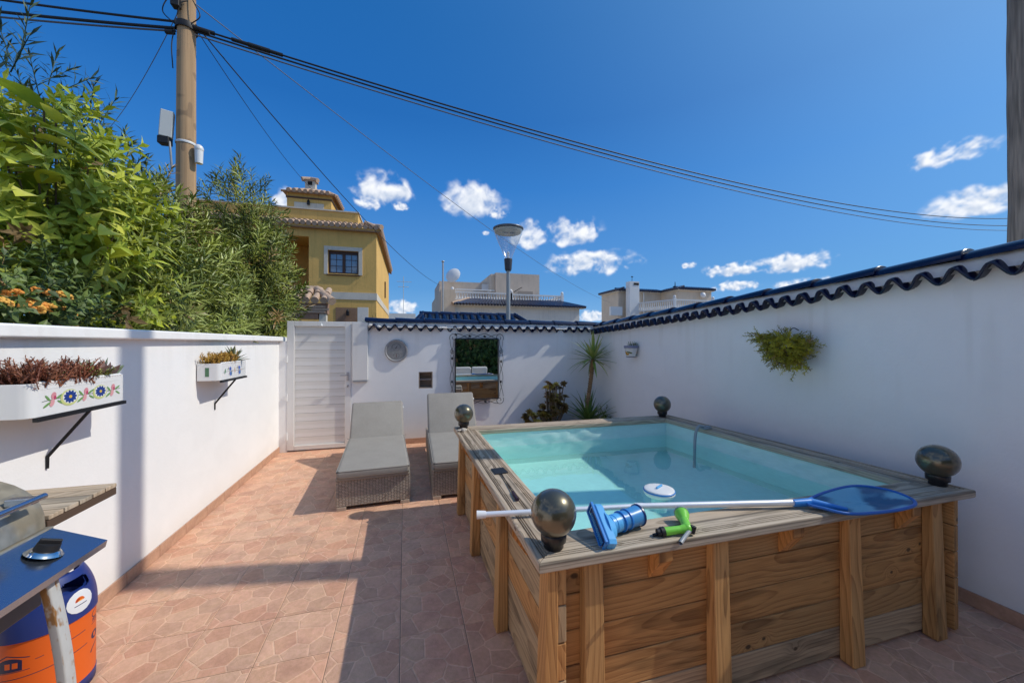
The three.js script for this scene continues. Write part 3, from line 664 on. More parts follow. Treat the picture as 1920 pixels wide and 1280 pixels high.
// globe lamps on the corners
{
  const proto = thing('globe_lamp', 'smoky bronze globe lamp on the front left corner of the pool rim', 'lamp', [0.567, RIMH, -1.404], 0, 'globe lamps on the pool corners');
  part('globe', flat(new THREE.SphereGeometry(0.09, 48, 32)), M.globe, proto, [0, 0.138, 0]);
  part('base', lathe([[0, 0], [0.036, 0], [0.04, 0.006], [0.038, 0.022], [0.05, 0.03], [0.052, 0.058], [0.046, 0.064], [0, 0.064]], 28), M.blackGloss, proto);
  for (const [x, z, l] of [[0.535, -3.6, 'smoky bronze globe lamp on the back left pool corner before the sun lounger'], [2.72, -3.56, 'smoky bronze globe lamp on the back right pool corner near the wall'], [2.93, -1.425, 'smoky bronze globe lamp on the front right pool corner beyond the net']]) {
    const c = proto.clone(); c.name = numbered('globe_lamp'); c.position.set(x, RIMH, z); c.rotation.y = x; c.userData.label = l; scene.add(c);
  }
}
{ // leaf net on its pole
  const t = thing('leaf_skimmer', 'blue pool leaf net on a long white pole laid across the rim', 'pool net');
  const a = V(0.331, 0.812, -1.717), b = V(1.08, 0.815, -1.592), c = V(1.89, 0.818, -1.405);
  part('pole', [cyl(0.0125, 0.0125, a, b, 14), cyl(0.0145, 0.0145, b, c, 14), cyl(0.016, 0.016, b.clone().lerp(c, -0.02), b.clone().lerp(c, 0.03), 14)], M.alu, t);
  part('end_cap', cyl(0.019, 0.016, a.clone().lerp(b, -0.02), a.clone().lerp(b, 0.035), 14), M.plasticWhite, t);
  const F = [V(1.895, 0.818, -1.4), V(2.12, 0.816, -1.47), V(2.36, 0.818, -1.49), V(2.47, 0.817, -1.42), V(2.475, 0.814, -1.32), V(2.413, 0.81, -1.255), V(2.291, 0.806, -1.24), V(2.128, 0.805, -1.248), V(1.978, 0.81, -1.269), V(1.915, 0.815, -1.333)];
  part('net_frame', tube(F, 0.0075, 90, 8, true), phy([0.015, 0.13, 0.46], { roughness: 0.4 }), t);
  part('socket', [cyl(0.017, 0.02, V(1.83, 0.817, -1.414), V(1.93, 0.819, -1.395), 12), cyl(0.02, 0.008, V(1.92, 0.819, -1.396), V(2.02, 0.812, -1.30), 10)], M.plasticBlue, t);
  const cur = new THREE.CatmullRomCurve3(F, true, 'catmullrom', 0.5), ctr = V(2.2, 0.8, -1.355);
  const net = sheet(60, 10, (u, v) => { const p = cur.getPoint(u), r = 1 - v, q = ctr.clone().lerp(p, r), s = Math.sin(v * Math.PI / 2); return [q.x + 0.02 * Math.sin(9 * u * 6.28) * s * r, Math.max(RIMH + 0.006, q.y - 0.012 * s + 0.016 * (fbm(u, v, 7, 4, 301, 3) - 0.4) * s * 1.6 + 0.012 * Math.exp(-Math.pow((q.x - 2.4) / 0.05, 2)) * s), q.z]; });
  { const p = net.attributes.position, c = new Float32Array(p.count * 3); for (let i = 0; i < p.count; i++) { const n = fbm(p.getX(i) * 1.3, p.getZ(i) * 2.1, 5, 5, 303, 3), k = sstep(0.52, 0.66, n); c.set(mix3([0.015, 0.13, 0.27], [0.20, 0.52, 0.68], k), i * 3); } net.setAttribute('color', new THREE.BufferAttribute(c, 3)); }
  part('net', net, M.net, t);
}
{ // vacuum head
  const t = thing('pool_vacuum_head', 'blue plastic pool vacuum head lying on the front rim beside the globe lamp', 'vacuum head');
  const a = V(0.80, 0.832, -1.42), b = V(0.99, 0.838, -1.466), ax = b.clone().sub(a).normalize();
  part('neck', [cyl(0.034, 0.036, a.clone().addScaledVector(ax, -0.02), a.clone().addScaledVector(ax, 0.05), 24), cyl(0.038, 0.038, a.clone().addScaledVector(ax, 0.05), a.clone().addScaledVector(ax, 0.075), 24), ...[0.005, 0.018, 0.031].map((o) => cyl(0.0385, 0.0385, a.clone().addScaledVector(ax, o), a.clone().addScaledVector(ax, o + 0.005), 24))], M.plasticSky, t);
  part('canister_band', [0.09, 0.125].map((o) => cyl(0.0415 + o * 0.02, 0.0415 + o * 0.02, a.clone().addScaledVector(ax, o), a.clone().addScaledVector(ax, o + 0.006), 28)), M.plasticBlue, t);
  part('canister', [cyl(0.036, 0.043, a.clone().addScaledVector(ax, 0.075), b, 28)], phy([0.06, 0.27, 0.58], { roughness: 0.3 }), t);
  const fl = part('flange', [cyl(0.047, 0.047, b, b.clone().addScaledVector(ax, 0.007), 28)], M.plasticNavy, t);
  // the head: a long plate across the neck with a toothed slot
  const long = V(0.02, 0.075, -0.15).normalize(), c = V(0.775, 0.842, -1.415), nrm = ax.clone().negate(), up = new THREE.Vector3().crossVectors(nrm, long).normalize();
  const zed = new THREE.Vector3().crossVectors(long, up).normalize();
  const mtx = new THREE.Matrix4().makeBasis(long, up, zed); mtx.setPosition(c);
  const g = sub('head', t); g.applyMatrix4(mtx);
  const sgn = zed.dot(nrm) > 0 ? 1 : -1;
  const shell = prism([[-0.095, -0.02], [-0.08, -0.028], [0.08, -0.028], [0.095, -0.02], [0.095, 0.02], [0.06, 0.03], [-0.06, 0.03], [-0.095, 0.02]], 0.03, 0.004); shell.translate(0, 0, sgn > 0 ? -0.034 : 0.004);
  part('shell', shell, M.plasticSky, g);
  const f = sgn * 0.006;
  part('edge', [bx(-0.096, 0.096, -0.032, -0.024, Math.min(f, f * 3), Math.max(f, f * 3), 0.002), bx(-0.096, 0.096, 0.024, 0.032, Math.min(f, f * 3), Math.max(f, f * 3), 0.002), bx(-0.098, -0.09, -0.024, 0.024, Math.min(f, f * 3), Math.max(f, f * 3), 0.002), bx(0.09, 0.098, -0.024, 0.024, Math.min(f, f * 3), Math.max(f, f * 3), 0.002)], M.plasticBlue, g);
  part('slot', bx(-0.089, 0.089, -0.023, 0.023, Math.min(f * 0.6, f * 1.1), Math.max(f * 0.6, f * 1.1)), M.plasticNavy, g);
  const teeth = []; for (let i = 0; i < 16; i++) teeth.push(bx(-0.07 + i * 0.009, -0.066 + i * 0.009, 0.005, 0.021, Math.min(f * 1.2, f * 2), Math.max(f * 1.2, f * 2)));
  tag(part('teeth', teeth, M.plasticSky, g), null, null, null, null);
  const taper = cyl(0.05, 0.034, V(0, 0, -sgn * 0.028), V(0, 0, -sgn * 0.06), 24); taper.scale(1.4, 0.75, 1);
  part('taper', taper, M.plasticSky, g);
}
{ // hose gun
  const t = thing('hose_spray_gun', 'green plastic hose spray gun with grey trigger on the front rim of the pool', 'spray gun');
  const a = V(1.02, 0.806, -1.366), b = V(1.15, 0.815, -1.345), c = V(1.212, 0.828, -1.455);
  part('grip', [cyl(0.017, 0.0155, a.clone().lerp(b, 0.2), a.clone().lerp(b, 0.75), 18), cyl(0.0155, 0.02, a.clone().lerp(b, 0.75), b, 18), ball(0.021, b.x, b.y, b.z)], M.plasticGreen, t);
  part('barrel', [cyl(0.02, 0.019, b, b.clone().lerp(c, 0.5), 18), cyl(0.019, 0.03, b.clone().lerp(c, 0.5), b.clone().lerp(c, 0.82), 22), cyl(0.03, 0.03, b.clone().lerp(c, 0.82), b.clone().lerp(c, 0.93), 22)], M.plasticGreen, t);
  part('spray_face', [cyl(0.032, 0.032, b.clone().lerp(c, 0.93), c, 22)], M.plasticGrey, t);
  part('hose_connector', [cyl(0.015, 0.015, a.clone().lerp(b, -0.02), a.clone().lerp(b, 0.1), 14), cyl(0.02, 0.02, a.clone().lerp(b, 0.1), a.clone().lerp(b, 0.22), 14), cyl(0.006, 0.006, a.clone().lerp(b, -0.16).setY(0.796), a.clone().lerp(b, 0.0).setY(0.8), 8)], M.black, t);
  part('trigger', tube([V(1.165, 0.812, -1.34), V(1.13, 0.809, -1.32), V(1.09, 0.806, -1.295), V(1.06, 0.800, -1.277)], 0.0085, 20, 8), M.plasticGrey, t);
  part('pivot', cyl(0.013, 0.013, V(1.163, 0.8, -1.335), V(1.172, 0.828, -1.333), 12), M.black, t);
}
{ // fly swatter
  const t = thing('fly_swatter', 'black plastic fly swatter lying along the left rim of the pool', 'fly swatter');
  const s = box(0.085, 0.004, 0.105, 0, 0, 0, 0.0019); s.rotateY(0.05); s.translate(0.572, RIMH + 0.005, -2.325);
  part('paddle', s, M.black, t);
  part('rod', cyl(0.003, 0.003, V(0.572, RIMH + 0.006, -2.28), V(0.556, RIMH + 0.008, -1.96), 8), M.black, t);
  part('handle', cyl(0.007, 0.009, V(0.556, RIMH + 0.009, -1.965), V(0.553, RIMH + 0.009, -1.86), 10), std([0.03, 0.012, 0.03]), t);
}
{ // chlorine floater
  const t = thing('chlorine_floater', 'round white and blue chlorine dispenser floating on the pool water', 'floater', [1.565, WATER + 0.012, -2.08], 0.5);
  part('float_ring', lathe([[0, -0.012], [0.05, -0.014], [0.085, -0.004], [0.096, 0.012], [0.096, 0.02], [0.09, 0.024]], 36), M.plasticWhite, t);
  part('seam', lathe([[0.09, 0.023], [0.097, 0.024], [0.097, 0.03], [0.09, 0.031]], 36), M.plasticBlue, t);
  part('lid', lathe([[0.092, 0.031], [0.09, 0.038], [0.06, 0.044], [0, 0.045]], 36), M.plasticWhite, t);
  part('grip', [box(0.075, 0.014, 0.012, 0, 0.05, 0, 0.004)], M.plasticSky, t);
  part('basket', cyl(0.045, 0.05, V(0, -0.1, 0), V(0, -0.012, 0), 24), phy([0.45, 0.68, 0.75]), t);
}
{ // pale stones
  seed(77);
  const spots = [[0.478, -3.47, 0.026], [0.522, -3.465, 0.03], [0.505, -3.5, 0.02]];
  ['flat pale stone at the back left corner of the pool rim', 'lumpy cream stone beside the flat stone on the pool rim', 'small pale stone behind two others on the pool rim'].forEach((l, i) => {
    const g = new THREE.IcosahedronGeometry(1, 2), p = g.attributes.position, [x, z, r] = spots[i];
    for (let k = 0; k < p.count; k++) { const v = V().fromBufferAttribute(p, k), n = 0.75 + 0.5 * pn(v.x * 2 + 9 + i * 5, v.y * 2 + v.z * 1.5 + 9, 64, 64, 5); p.setXYZ(k, v.x * n * r, v.y * n * r * (i ? 0.65 : 0.38), v.z * n * r * 0.8); }
    g.computeVertexNormals(); g.translate(x, RIMH + r * 0.4, z);
    solo('rim_stone', uvBox(g), M.stone, l, 'stone', 'stones on the pool rim');
  });
}
{ // grey hook pipe over the right rim
  const t = thing('pool_hook', 'grey curved bracket hooked over the right rim of the pool', 'bracket');
  part('pipe', tube([V(2.585, 0.43, -2.93), V(2.59, 0.6, -2.93), V(2.6, 0.75, -2.93), V(2.635, 0.822, -2.93), V(2.69, 0.818, -2.93)], 0.013, 40, 10), M.plasticGrey, t);
  part('clamp', [box(0.1, 0.014, 0.045, 0, 0, 0, 0.004), box(0.03, 0.024, 0.06, 0.02, 0.008, 0, 0.004)], M.plasticGrey, t, [2.72, RIMH + 0.012, -2.93]);
}

// ------------------------------------------------------------------ sun loungers
function lounger(label, pos, turn, rise, LB) {
  const t = thing('sun_lounger', label, 'sun lounger', pos, turn, 'grey cushioned loungers before the back wall');
  const W = 0.685, L = 2.02;
  // wicker base: front skirt, sides, back; grain of the weave in metres
  part('wicker_base', [uvBox(bx(0, W, 0.035, 0.305, -0.03, 0, 0.006)), bx(0, 0.03, 0.035, 0.305, -L, -0.031, 0.006), bx(W - 0.03, W, 0.035, 0.305, -L, -0.031, 0.006), bx(0.031, W - 0.031, 0.035, 0.305, -L, -L + 0.03, 0.006), bx(0.031, W - 0.031, 0.28, 0.3, -1.3, -0.031)], M.rattan, t);
  for (const [x, z] of [[0.05, -0.02], [W - 0.05, -0.02], [0.05, -L + 0.03], [W - 0.05, -L + 0.03]]) part('foot', box(0.085, 0.034, 0.05, x, 0.017, z, 0.004), std([0.42, 0.34, 0.27]), t);
  const soft = (w, h, d, amp, s) => {
    const g = new RoundedBoxGeometry(w, h, d, 8, Math.min(0.03, h * 0.45)), p = g.attributes.position;
    for (let i = 0; i < p.count; i++) { const x = p.getX(i) / w, z = p.getZ(i) / d, y = p.getY(i); p.setY(i, y + (y > 0 ? amp * (Math.cos(x * 2.9) * Math.cos(z * 2.9) - 0.4) + amp * 0.6 * (pn(x * 5 + 20, z * 7 + 20, 64, 64, s) - 0.5) : 0)); }
    g.computeVertexNormals();
    return uvBox(toCreasedNormals(flat(g), 1.2));
  };
  part('seat_cushion', soft(W - 0.012, 0.088, 1.315, 0.012, 3), M.cushion, t, [W / 2, 0.355, -0.61]);
  part('cushion_flap', box(W - 0.02, 0.075, 0.03, W / 2, 0.325, 0.012, 0.012), M.cushion, t);
  const ring = (w, z0, z1, y) => { const r = 0.03; return [[0.01, z0 + r], [0.01, (z0 + z1) / 2], [0.01, z1 - r], [0.018, z1 - 0.008], [0.01 + r, z1], [w / 2, z1], [w - r - 0.01, z1], [w - 0.018, z1 - 0.008], [w - 0.01, z1 - r], [w - 0.01, (z0 + z1) / 2], [w - 0.01, z0 + r], [w - r - 0.01, z0], [0.01 + r, z0]].map(([x, z]) => V(x, y, z)); };
  part('piping', [tube(ring(W, -1.264, 0.043, 0.384), 0.0045, 120, 6, true), tube(ring(W, -1.264, 0.043, 0.328), 0.004, 120, 6, true)], M.cushion, t);
  const back = sub('backrest', t, [0, 0.312, -1.315], [rise, 0, 0]);
  part('back_cushion', soft(W - 0.015, 0.085, LB, 0.012, 4), M.cushion, back, [W / 2, 0.045, -LB / 2 + 0.005]);
  part('back_panel', bx(0.02, W - 0.02, -0.03, -0.002, -LB + 0.02, 0, 0.006), M.rattan, back);
  part('strap_clip', box(0.02, 0.012, 0.03, W - 0.004, 0.03, -LB + 0.1, 0.003), M.plasticWhite, back);
  return t;
}
lounger('grey cushioned wicker sun lounger nearer the white gate', [-0.637, 0, -3.92], 0.045, 0.74, 0.62);
lounger('grey cushioned wicker sun lounger beside the pool below the mirror', [0.262, 0, -3.945], -0.02, 0.86, 0.68);

// ------------------------------------------------------------------ leaves
function leafGeo(len, w, bend = 0.2, fold = 0.25, st = 2, tip = 0.5) {   // along +y, face towards +z
  const pos = [], uv = [], rows = [];
  for (let i = 0; i <= st; i++) {
    const t = i / st, hw = i === 0 ? w * 0.06 : i === st ? 0 : w * 0.5 * Math.pow(Math.sin(Math.PI * Math.pow(t, tip)), 0.8);
    const y = len * t * (1 - 0.25 * bend * t), z = -len * bend * t * t;
    rows.push([[-hw, y, z + hw * fold], [0, y, z], [hw, y, z + hw * fold]]);
  }
  const tri = (a, b, c) => { for (const p of [a, b, c]) { pos.push(...p); uv.push(p[0] / w + 0.5, p[1] / len); } };
  for (let i = 0; i < st; i++) { const a = rows[i], b = rows[i + 1]; for (const k of [0, 1]) { tri(a[k], a[k + 1], b[k + 1]); if (i < st - 1) tri(a[k], b[k + 1], b[k]); else if (k === 0) { /* tip */ } } }
  const g = new THREE.BufferGeometry();
  g.setAttribute('position', new THREE.Float32BufferAttribute(pos, 3)); g.setAttribute('uv', new THREE.Float32BufferAttribute(uv, 2)); g.computeVertexNormals();
  return g;
}
const UP = V(0, 1, 0);
function orient(dir, spin) { return new THREE.Quaternion().setFromUnitVectors(UP, dir.clone().normalize()).multiply(new THREE.Quaternion().setFromAxisAngle(UP, spin)); }
function sprig(n, stem, len, w, open, bend = 0.25, st = 2, tip = 0.6) {
  const list = [cyl(0.004, 0.002, V(0, 0, 0), V(0, stem, 0), 4)];
  for (let i = 0; i < n; i++) {
    const a = i * 2.4 + R(-0.3, 0.3), y = stem * (0.15 + 0.85 * (i / (n - 1))), o = open * (1.15 - 0.6 * i / n) + R(-0.15, 0.15), s = R(0.75, 1.15) * (1 - 0.25 * i / n);
    const g = leafGeo(len * s, w * s, bend * R(0.4, 1.6), 0.25, st, tip), dir = V(Math.sin(o) * Math.cos(a), Math.cos(o), Math.sin(o) * Math.sin(a));
    const q = orient(dir, 0); const f = V(0, 0, 1).applyQuaternion(q), want = V(-Math.cos(a) * Math.cos(o), Math.sin(o), -Math.sin(a) * Math.cos(o));
    const ang = Math.atan2(new THREE.Vector3().crossVectors(f, want).dot(dir), f.dot(want));
    g.applyQuaternion(orient(dir, ang)); g.translate(0, y, 0);
    list.push(g);
  }
  return merge(list);
}
function crown(parent, name, geo, mat, n, sample, tint, stuff = true) {
  const im = new THREE.InstancedMesh(geo, mat, n), m4 = new THREE.Matrix4(), col = new THREE.Color();
  for (let i = 0; i < n; i++) {
    const { p, d, s } = sample(i);
    m4.compose(p, orient(d, R(6.283)), V(s, s, s)); im.setMatrixAt(i, m4);
    const c = tint(i, p); col.setRGB(...c); im.setColorAt(i, col);
  }
  im.name = name; im.castShadow = im.receiveShadow = true;
  if (stuff) im.userData.kind = 'stuff';
  parent.add(im);
  return im;
}
const blobSample = (c, r, inner = 0.5, up = 0.55, lump = 0.35, s0 = 0.75, s1 = 1.25) => () => {
  const d = V(R(-1, 1), R(-1, 1), R(-1, 1)); while (d.lengthSq() > 1 || d.lengthSq() < 0.01) d.set(R(-1, 1), R(-1, 1), R(-1, 1));
  d.normalize();
  const k = mix(inner, 1, Math.sqrt(R())) * (1 - lump / 2 + lump * pn(d.x * 3 + 9, d.y * 3 + d.z * 2 + 9, 64, 64, 7));
  return { p: V(c[0] + d.x * r[0] * k, c[1] + d.y * r[1] * k, c[2] + d.z * r[2] * k), d: V(d.x + R(-0.5, 0.5), d.y * 0.6 + up + R(-0.4, 0.4), d.z + R(-0.5, 0.5)), s: R(s0, s1) };
};
function stems(parent, base, tops, r0) {
  part('trunk', tops.map((q) => tube([V(...base), V(mix(base[0], q[0], 0.35) + R(-0.06, 0.06), mix(base[1], q[1], 0.4), mix(base[2], q[2], 0.35)), V(...q)], r0 * R(0.7, 1.2), 12, 7)), M.bark, parent);
}
// hedge shrubs behind the left wall
const oleander = [sprigOf(1), sprigOf(2), sprigOf(3)];
function sprigOf(s) { seed(500 + s); return sprig(16, 0.24, 0.15, 0.024, 0.95, 0.2); }
function shrub(name, label, category, base, blobs, geo, mat, tints, group, thick = 0.018) {
  const t = thing(name, label, category, base, 0, group);
  const loc = (c) => [c[0] - base[0], c[1] - base[1], c[2] - base[2]];
  stems(t, [0, 0, 0], blobs.slice(0, 4).flatMap((b) => [loc([b.c[0] + R(-0.25, 0.25), b.c[1] - 0.1, b.c[2] + R(-0.2, 0.2)]), loc([b.c[0] + R(-0.2, 0.2), b.c[1] + b.r[1] * 0.1, b.c[2] + R(-0.2, 0.2)])]), thick);
  const tot = blobs.reduce((a, b) => a + b.n, 0), owner = []; blobs.forEach((b) => { const f = blobSample(loc(b.c), b.r, b.inner ?? 0.35, b.up ?? 0.55, b.lump ?? 0.5, b.s0 ?? 0.7, b.s1 ?? 1.25); for (let k = 0; k < b.n; k++) owner.push(f); });
  crown(t, 'crown', geo, mat, tot, (i) => owner[i](), tints);
  return t;
}
const greens = (a, b, v = 0.25) => () => { const k = R(), m = 1 + R(-v, v); if (R() < 0.04) return [0.24 * m, 0.15 * m, 0.05 * m]; return mix3(a, b, k).map((x) => x * m); };
seed(1201);
const matOle = leafMat([1, 1, 1], { roughness: 0.42 });
shrub('oleander_bush', 'tall dark green oleander bush before the wooden utility pole', 'bush', [-2.75, -0.1, -5.0],
  [{ c: [-2.7, 2.15, -5.0], r: [0.65, 0.95, 0.8], n: 600 }, { c: [-2.75, 2.65, -5.35], r: [0.42, 0.75, 0.4], n: 200 }, { c: [-2.8, 2.75, -4.8], r: [0.26, 0.75, 0.3], n: 90 }], oleander[0], matOle, greens([0.10, 0.14, 0.012], [0.30, 0.33, 0.045], 0.4), 'shrubs behind the left wall');
seed(1202);
shrub('oleander_bush', 'rounded oleander bush behind the left wall nearest the gate', 'bush', [-2.45, -0.1, -7.0],
  [{ c: [-2.45, 2.35, -6.9], r: [0.72, 1.05, 0.75], n: 680 }, { c: [-2.55, 3.3, -7.0], r: [0.5, 0.9, 0.5], n: 300 }, { c: [-2.3, 2.3, -7.2], r: [0.42, 0.7, 0.5], n: 180 }], oleander[1], matOle, greens([0.10, 0.14, 0.012], [0.30, 0.32, 0.045], 0.4), 'shrubs behind the left wall');
seed(1203);
shrub('oleander_bush', 'low grey green oleander leaning over the coping of the left wall', 'bush', [-2.4, -0.1, -4.2],
  [{ c: [-2.4, 2.0, -4.3], r: [0.42, 0.55, 0.75], n: 330 }, { c: [-2.35, 1.95, -5.6], r: [0.4, 0.6, 0.8], n: 320 }], oleander[2], matOle, greens([0.12, 0.17, 0.03], [0.33, 0.37, 0.085], 0.35), 'shrubs behind the left wall');
seed(1204);
{
  const airy = sprig(18, 0.3, 0.13, 0.02, 0.8, 0.15);
  shrub('willowy_shrub', 'tall sparse shrub with thin blue green leaves against the sky at left', 'shrub', [-3.3, -0.1, -4.0],
    [{ c: [-3.1, 3.2, -4.45], r: [0.45, 0.6, 0.5], n: 80, inner: 0.2 }, { c: [-2.95, 3.55, -3.9], r: [0.34, 0.3, 0.36], n: 26, inner: 0.1 }], airy, leafMat([1, 1, 1], { roughness: 0.6 }), greens([0.03, 0.07, 0.05], [0.08, 0.12, 0.06], 0.3), 'shrubs behind the left wall', 0.006);
}
{ // broad-leaved shrub near the camera: single leaves
  seed(1301);
  const t = thing('broad_leaved_shrub', 'bushy shrub with large bright yellow green leaves at the left edge', 'shrub', [-2.55, -0.1, -3.7]);
  const mats = [[0.56, 0.60, 0.04], [0.46, 0.54, 0.035], [0.66, 0.66, 0.07], [0.30, 0.40, 0.03]].map((c) => phy(c, { roughness: 0.95, transmission: 0.4, thickness: 0, specularIntensity: 0.6 }));
  const gl = [leafGeo(0.2, 0.095, 0.45, 0.2, 6, 0.75), leafGeo(0.17, 0.075, 0.25, 0.3, 6, 0.75), leafGeo(0.24, 0.1, 0.6, 0.15, 6, 0.8)];
  const cr = sub('crown', t), twigs = [];
  let count = 0;
  for (let b = 0; b < 52 && count < 296; b++) {
    const s = blobSample([0.05, 2.5, 0.0], [0.55, 1.1, 0.75], 0.6, 0.2, 0.3)(), p = s.p, q = p.clone().multiplyScalar(0.6).setY(mix(p.y, 1.6, 0.5));
    twigs.push(tube([q, q.clone().lerp(p, 0.5).setY(mix(q.y, p.y, 0.6)), p], 0.006, 8, 5));
    const dirB = p.clone().sub(q).normalize();
    for (let k = 0; k < 6 && count < 296; k++, count++) {
      const a = R(6.283), out = V(dirB.x + 0.8 * Math.cos(a), dirB.y * 0.4 + R(-0.55, 0.35), dirB.z + 0.8 * Math.sin(a)).normalize();
      const m = part('leaf', gl[Math.floor(R(3))], mats[Math.floor(R(4))], cr, q.clone().lerp(p, 0.55 + 0.45 * k / 5).toArray());
      const side = V(0, 1, 0).cross(out).normalize(), face = out.clone().cross(side).normalize();
      m.quaternion.setFromRotationMatrix(new THREE.Matrix4().makeBasis(side, out, side.clone().cross(out).normalize()));
      m.rotateY(Math.PI + R(-0.6, 0.6)); m.scale.setScalar(R(0.85, 1.4));
    }
  }
  part('twig', twigs, M.bark, t);
  stems(t, [0, 0, 0], [[0.1, 2.2, 0.1], [-0.15, 2.4, -0.3], [0.1, 2.3, -0.4], [0.2, 2.0, 0.3]], 0.018);
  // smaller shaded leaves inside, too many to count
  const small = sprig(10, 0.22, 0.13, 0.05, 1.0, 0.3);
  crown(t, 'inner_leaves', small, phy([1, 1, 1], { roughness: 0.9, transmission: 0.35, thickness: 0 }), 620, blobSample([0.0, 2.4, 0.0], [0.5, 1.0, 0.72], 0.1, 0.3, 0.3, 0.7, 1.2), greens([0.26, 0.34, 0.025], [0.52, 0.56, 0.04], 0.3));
}
{ // lantana with orange flower heads
  seed(1402);
  const t = thing('lantana_bush', 'low lantana with clusters of orange yellow flowers above the left wall', 'flowering bush', [-2.3, -0.1, -2.75]);
  crown(t, 'foliage', sprig(9, 0.14, 0.07, 0.04, 1.0, 0.3), leafMat([1, 1, 1], { roughness: 0.55 }), 240, blobSample([0.12, 1.85, -0.15], [0.3, 0.32, 0.6], 0.2, 0.5, 0.3, 0.7, 1.2), greens([0.05, 0.09, 0.015], [0.14, 0.19, 0.04], 0.3));
  const head = []; for (let i = 0; i < 40; i++) { const d = V(R(-1, 1), R(0, 1), R(-1, 1)).normalize(); head.push(ball(0.007, d.x * 0.026, d.y * 0.02, d.z * 0.026, 0.7, 6)); }
  const FLOW = [[-1.93, 1.85, -2.55], [-1.93, 1.80, -2.50], [-1.93, 1.88, -2.70], [-1.93, 1.87, -2.84], [-1.93, 1.81, -2.68], [-1.93, 1.79, -2.73], [-1.93, 1.78, -2.82], [-1.93, 1.78, -2.88], [-1.93, 1.78, -2.62], [-1.93, 1.79, -2.66]];
  const hg = merge(head), mf = [phy([0.75, 0.30, 0.05], { roughness: 0.7 }), phy([0.78, 0.42, 0.08], { roughness: 0.7 })];
  FLOW.forEach((p, i) => part('flower_head', hg, mf[i % 2], t, [p[0] + 2.3, p[1] + 0.1, p[2] + 2.75], [R(-0.4, 0.4), R(3), -0.5]).scale.setScalar(R(1.1, 1.6)));
  stems(t, [0, 0, 0], [[0.1, 1.8, -0.1], [0.15, 1.7, -0.3], [0.1, 1.75, 0.2]], 0.01);
}

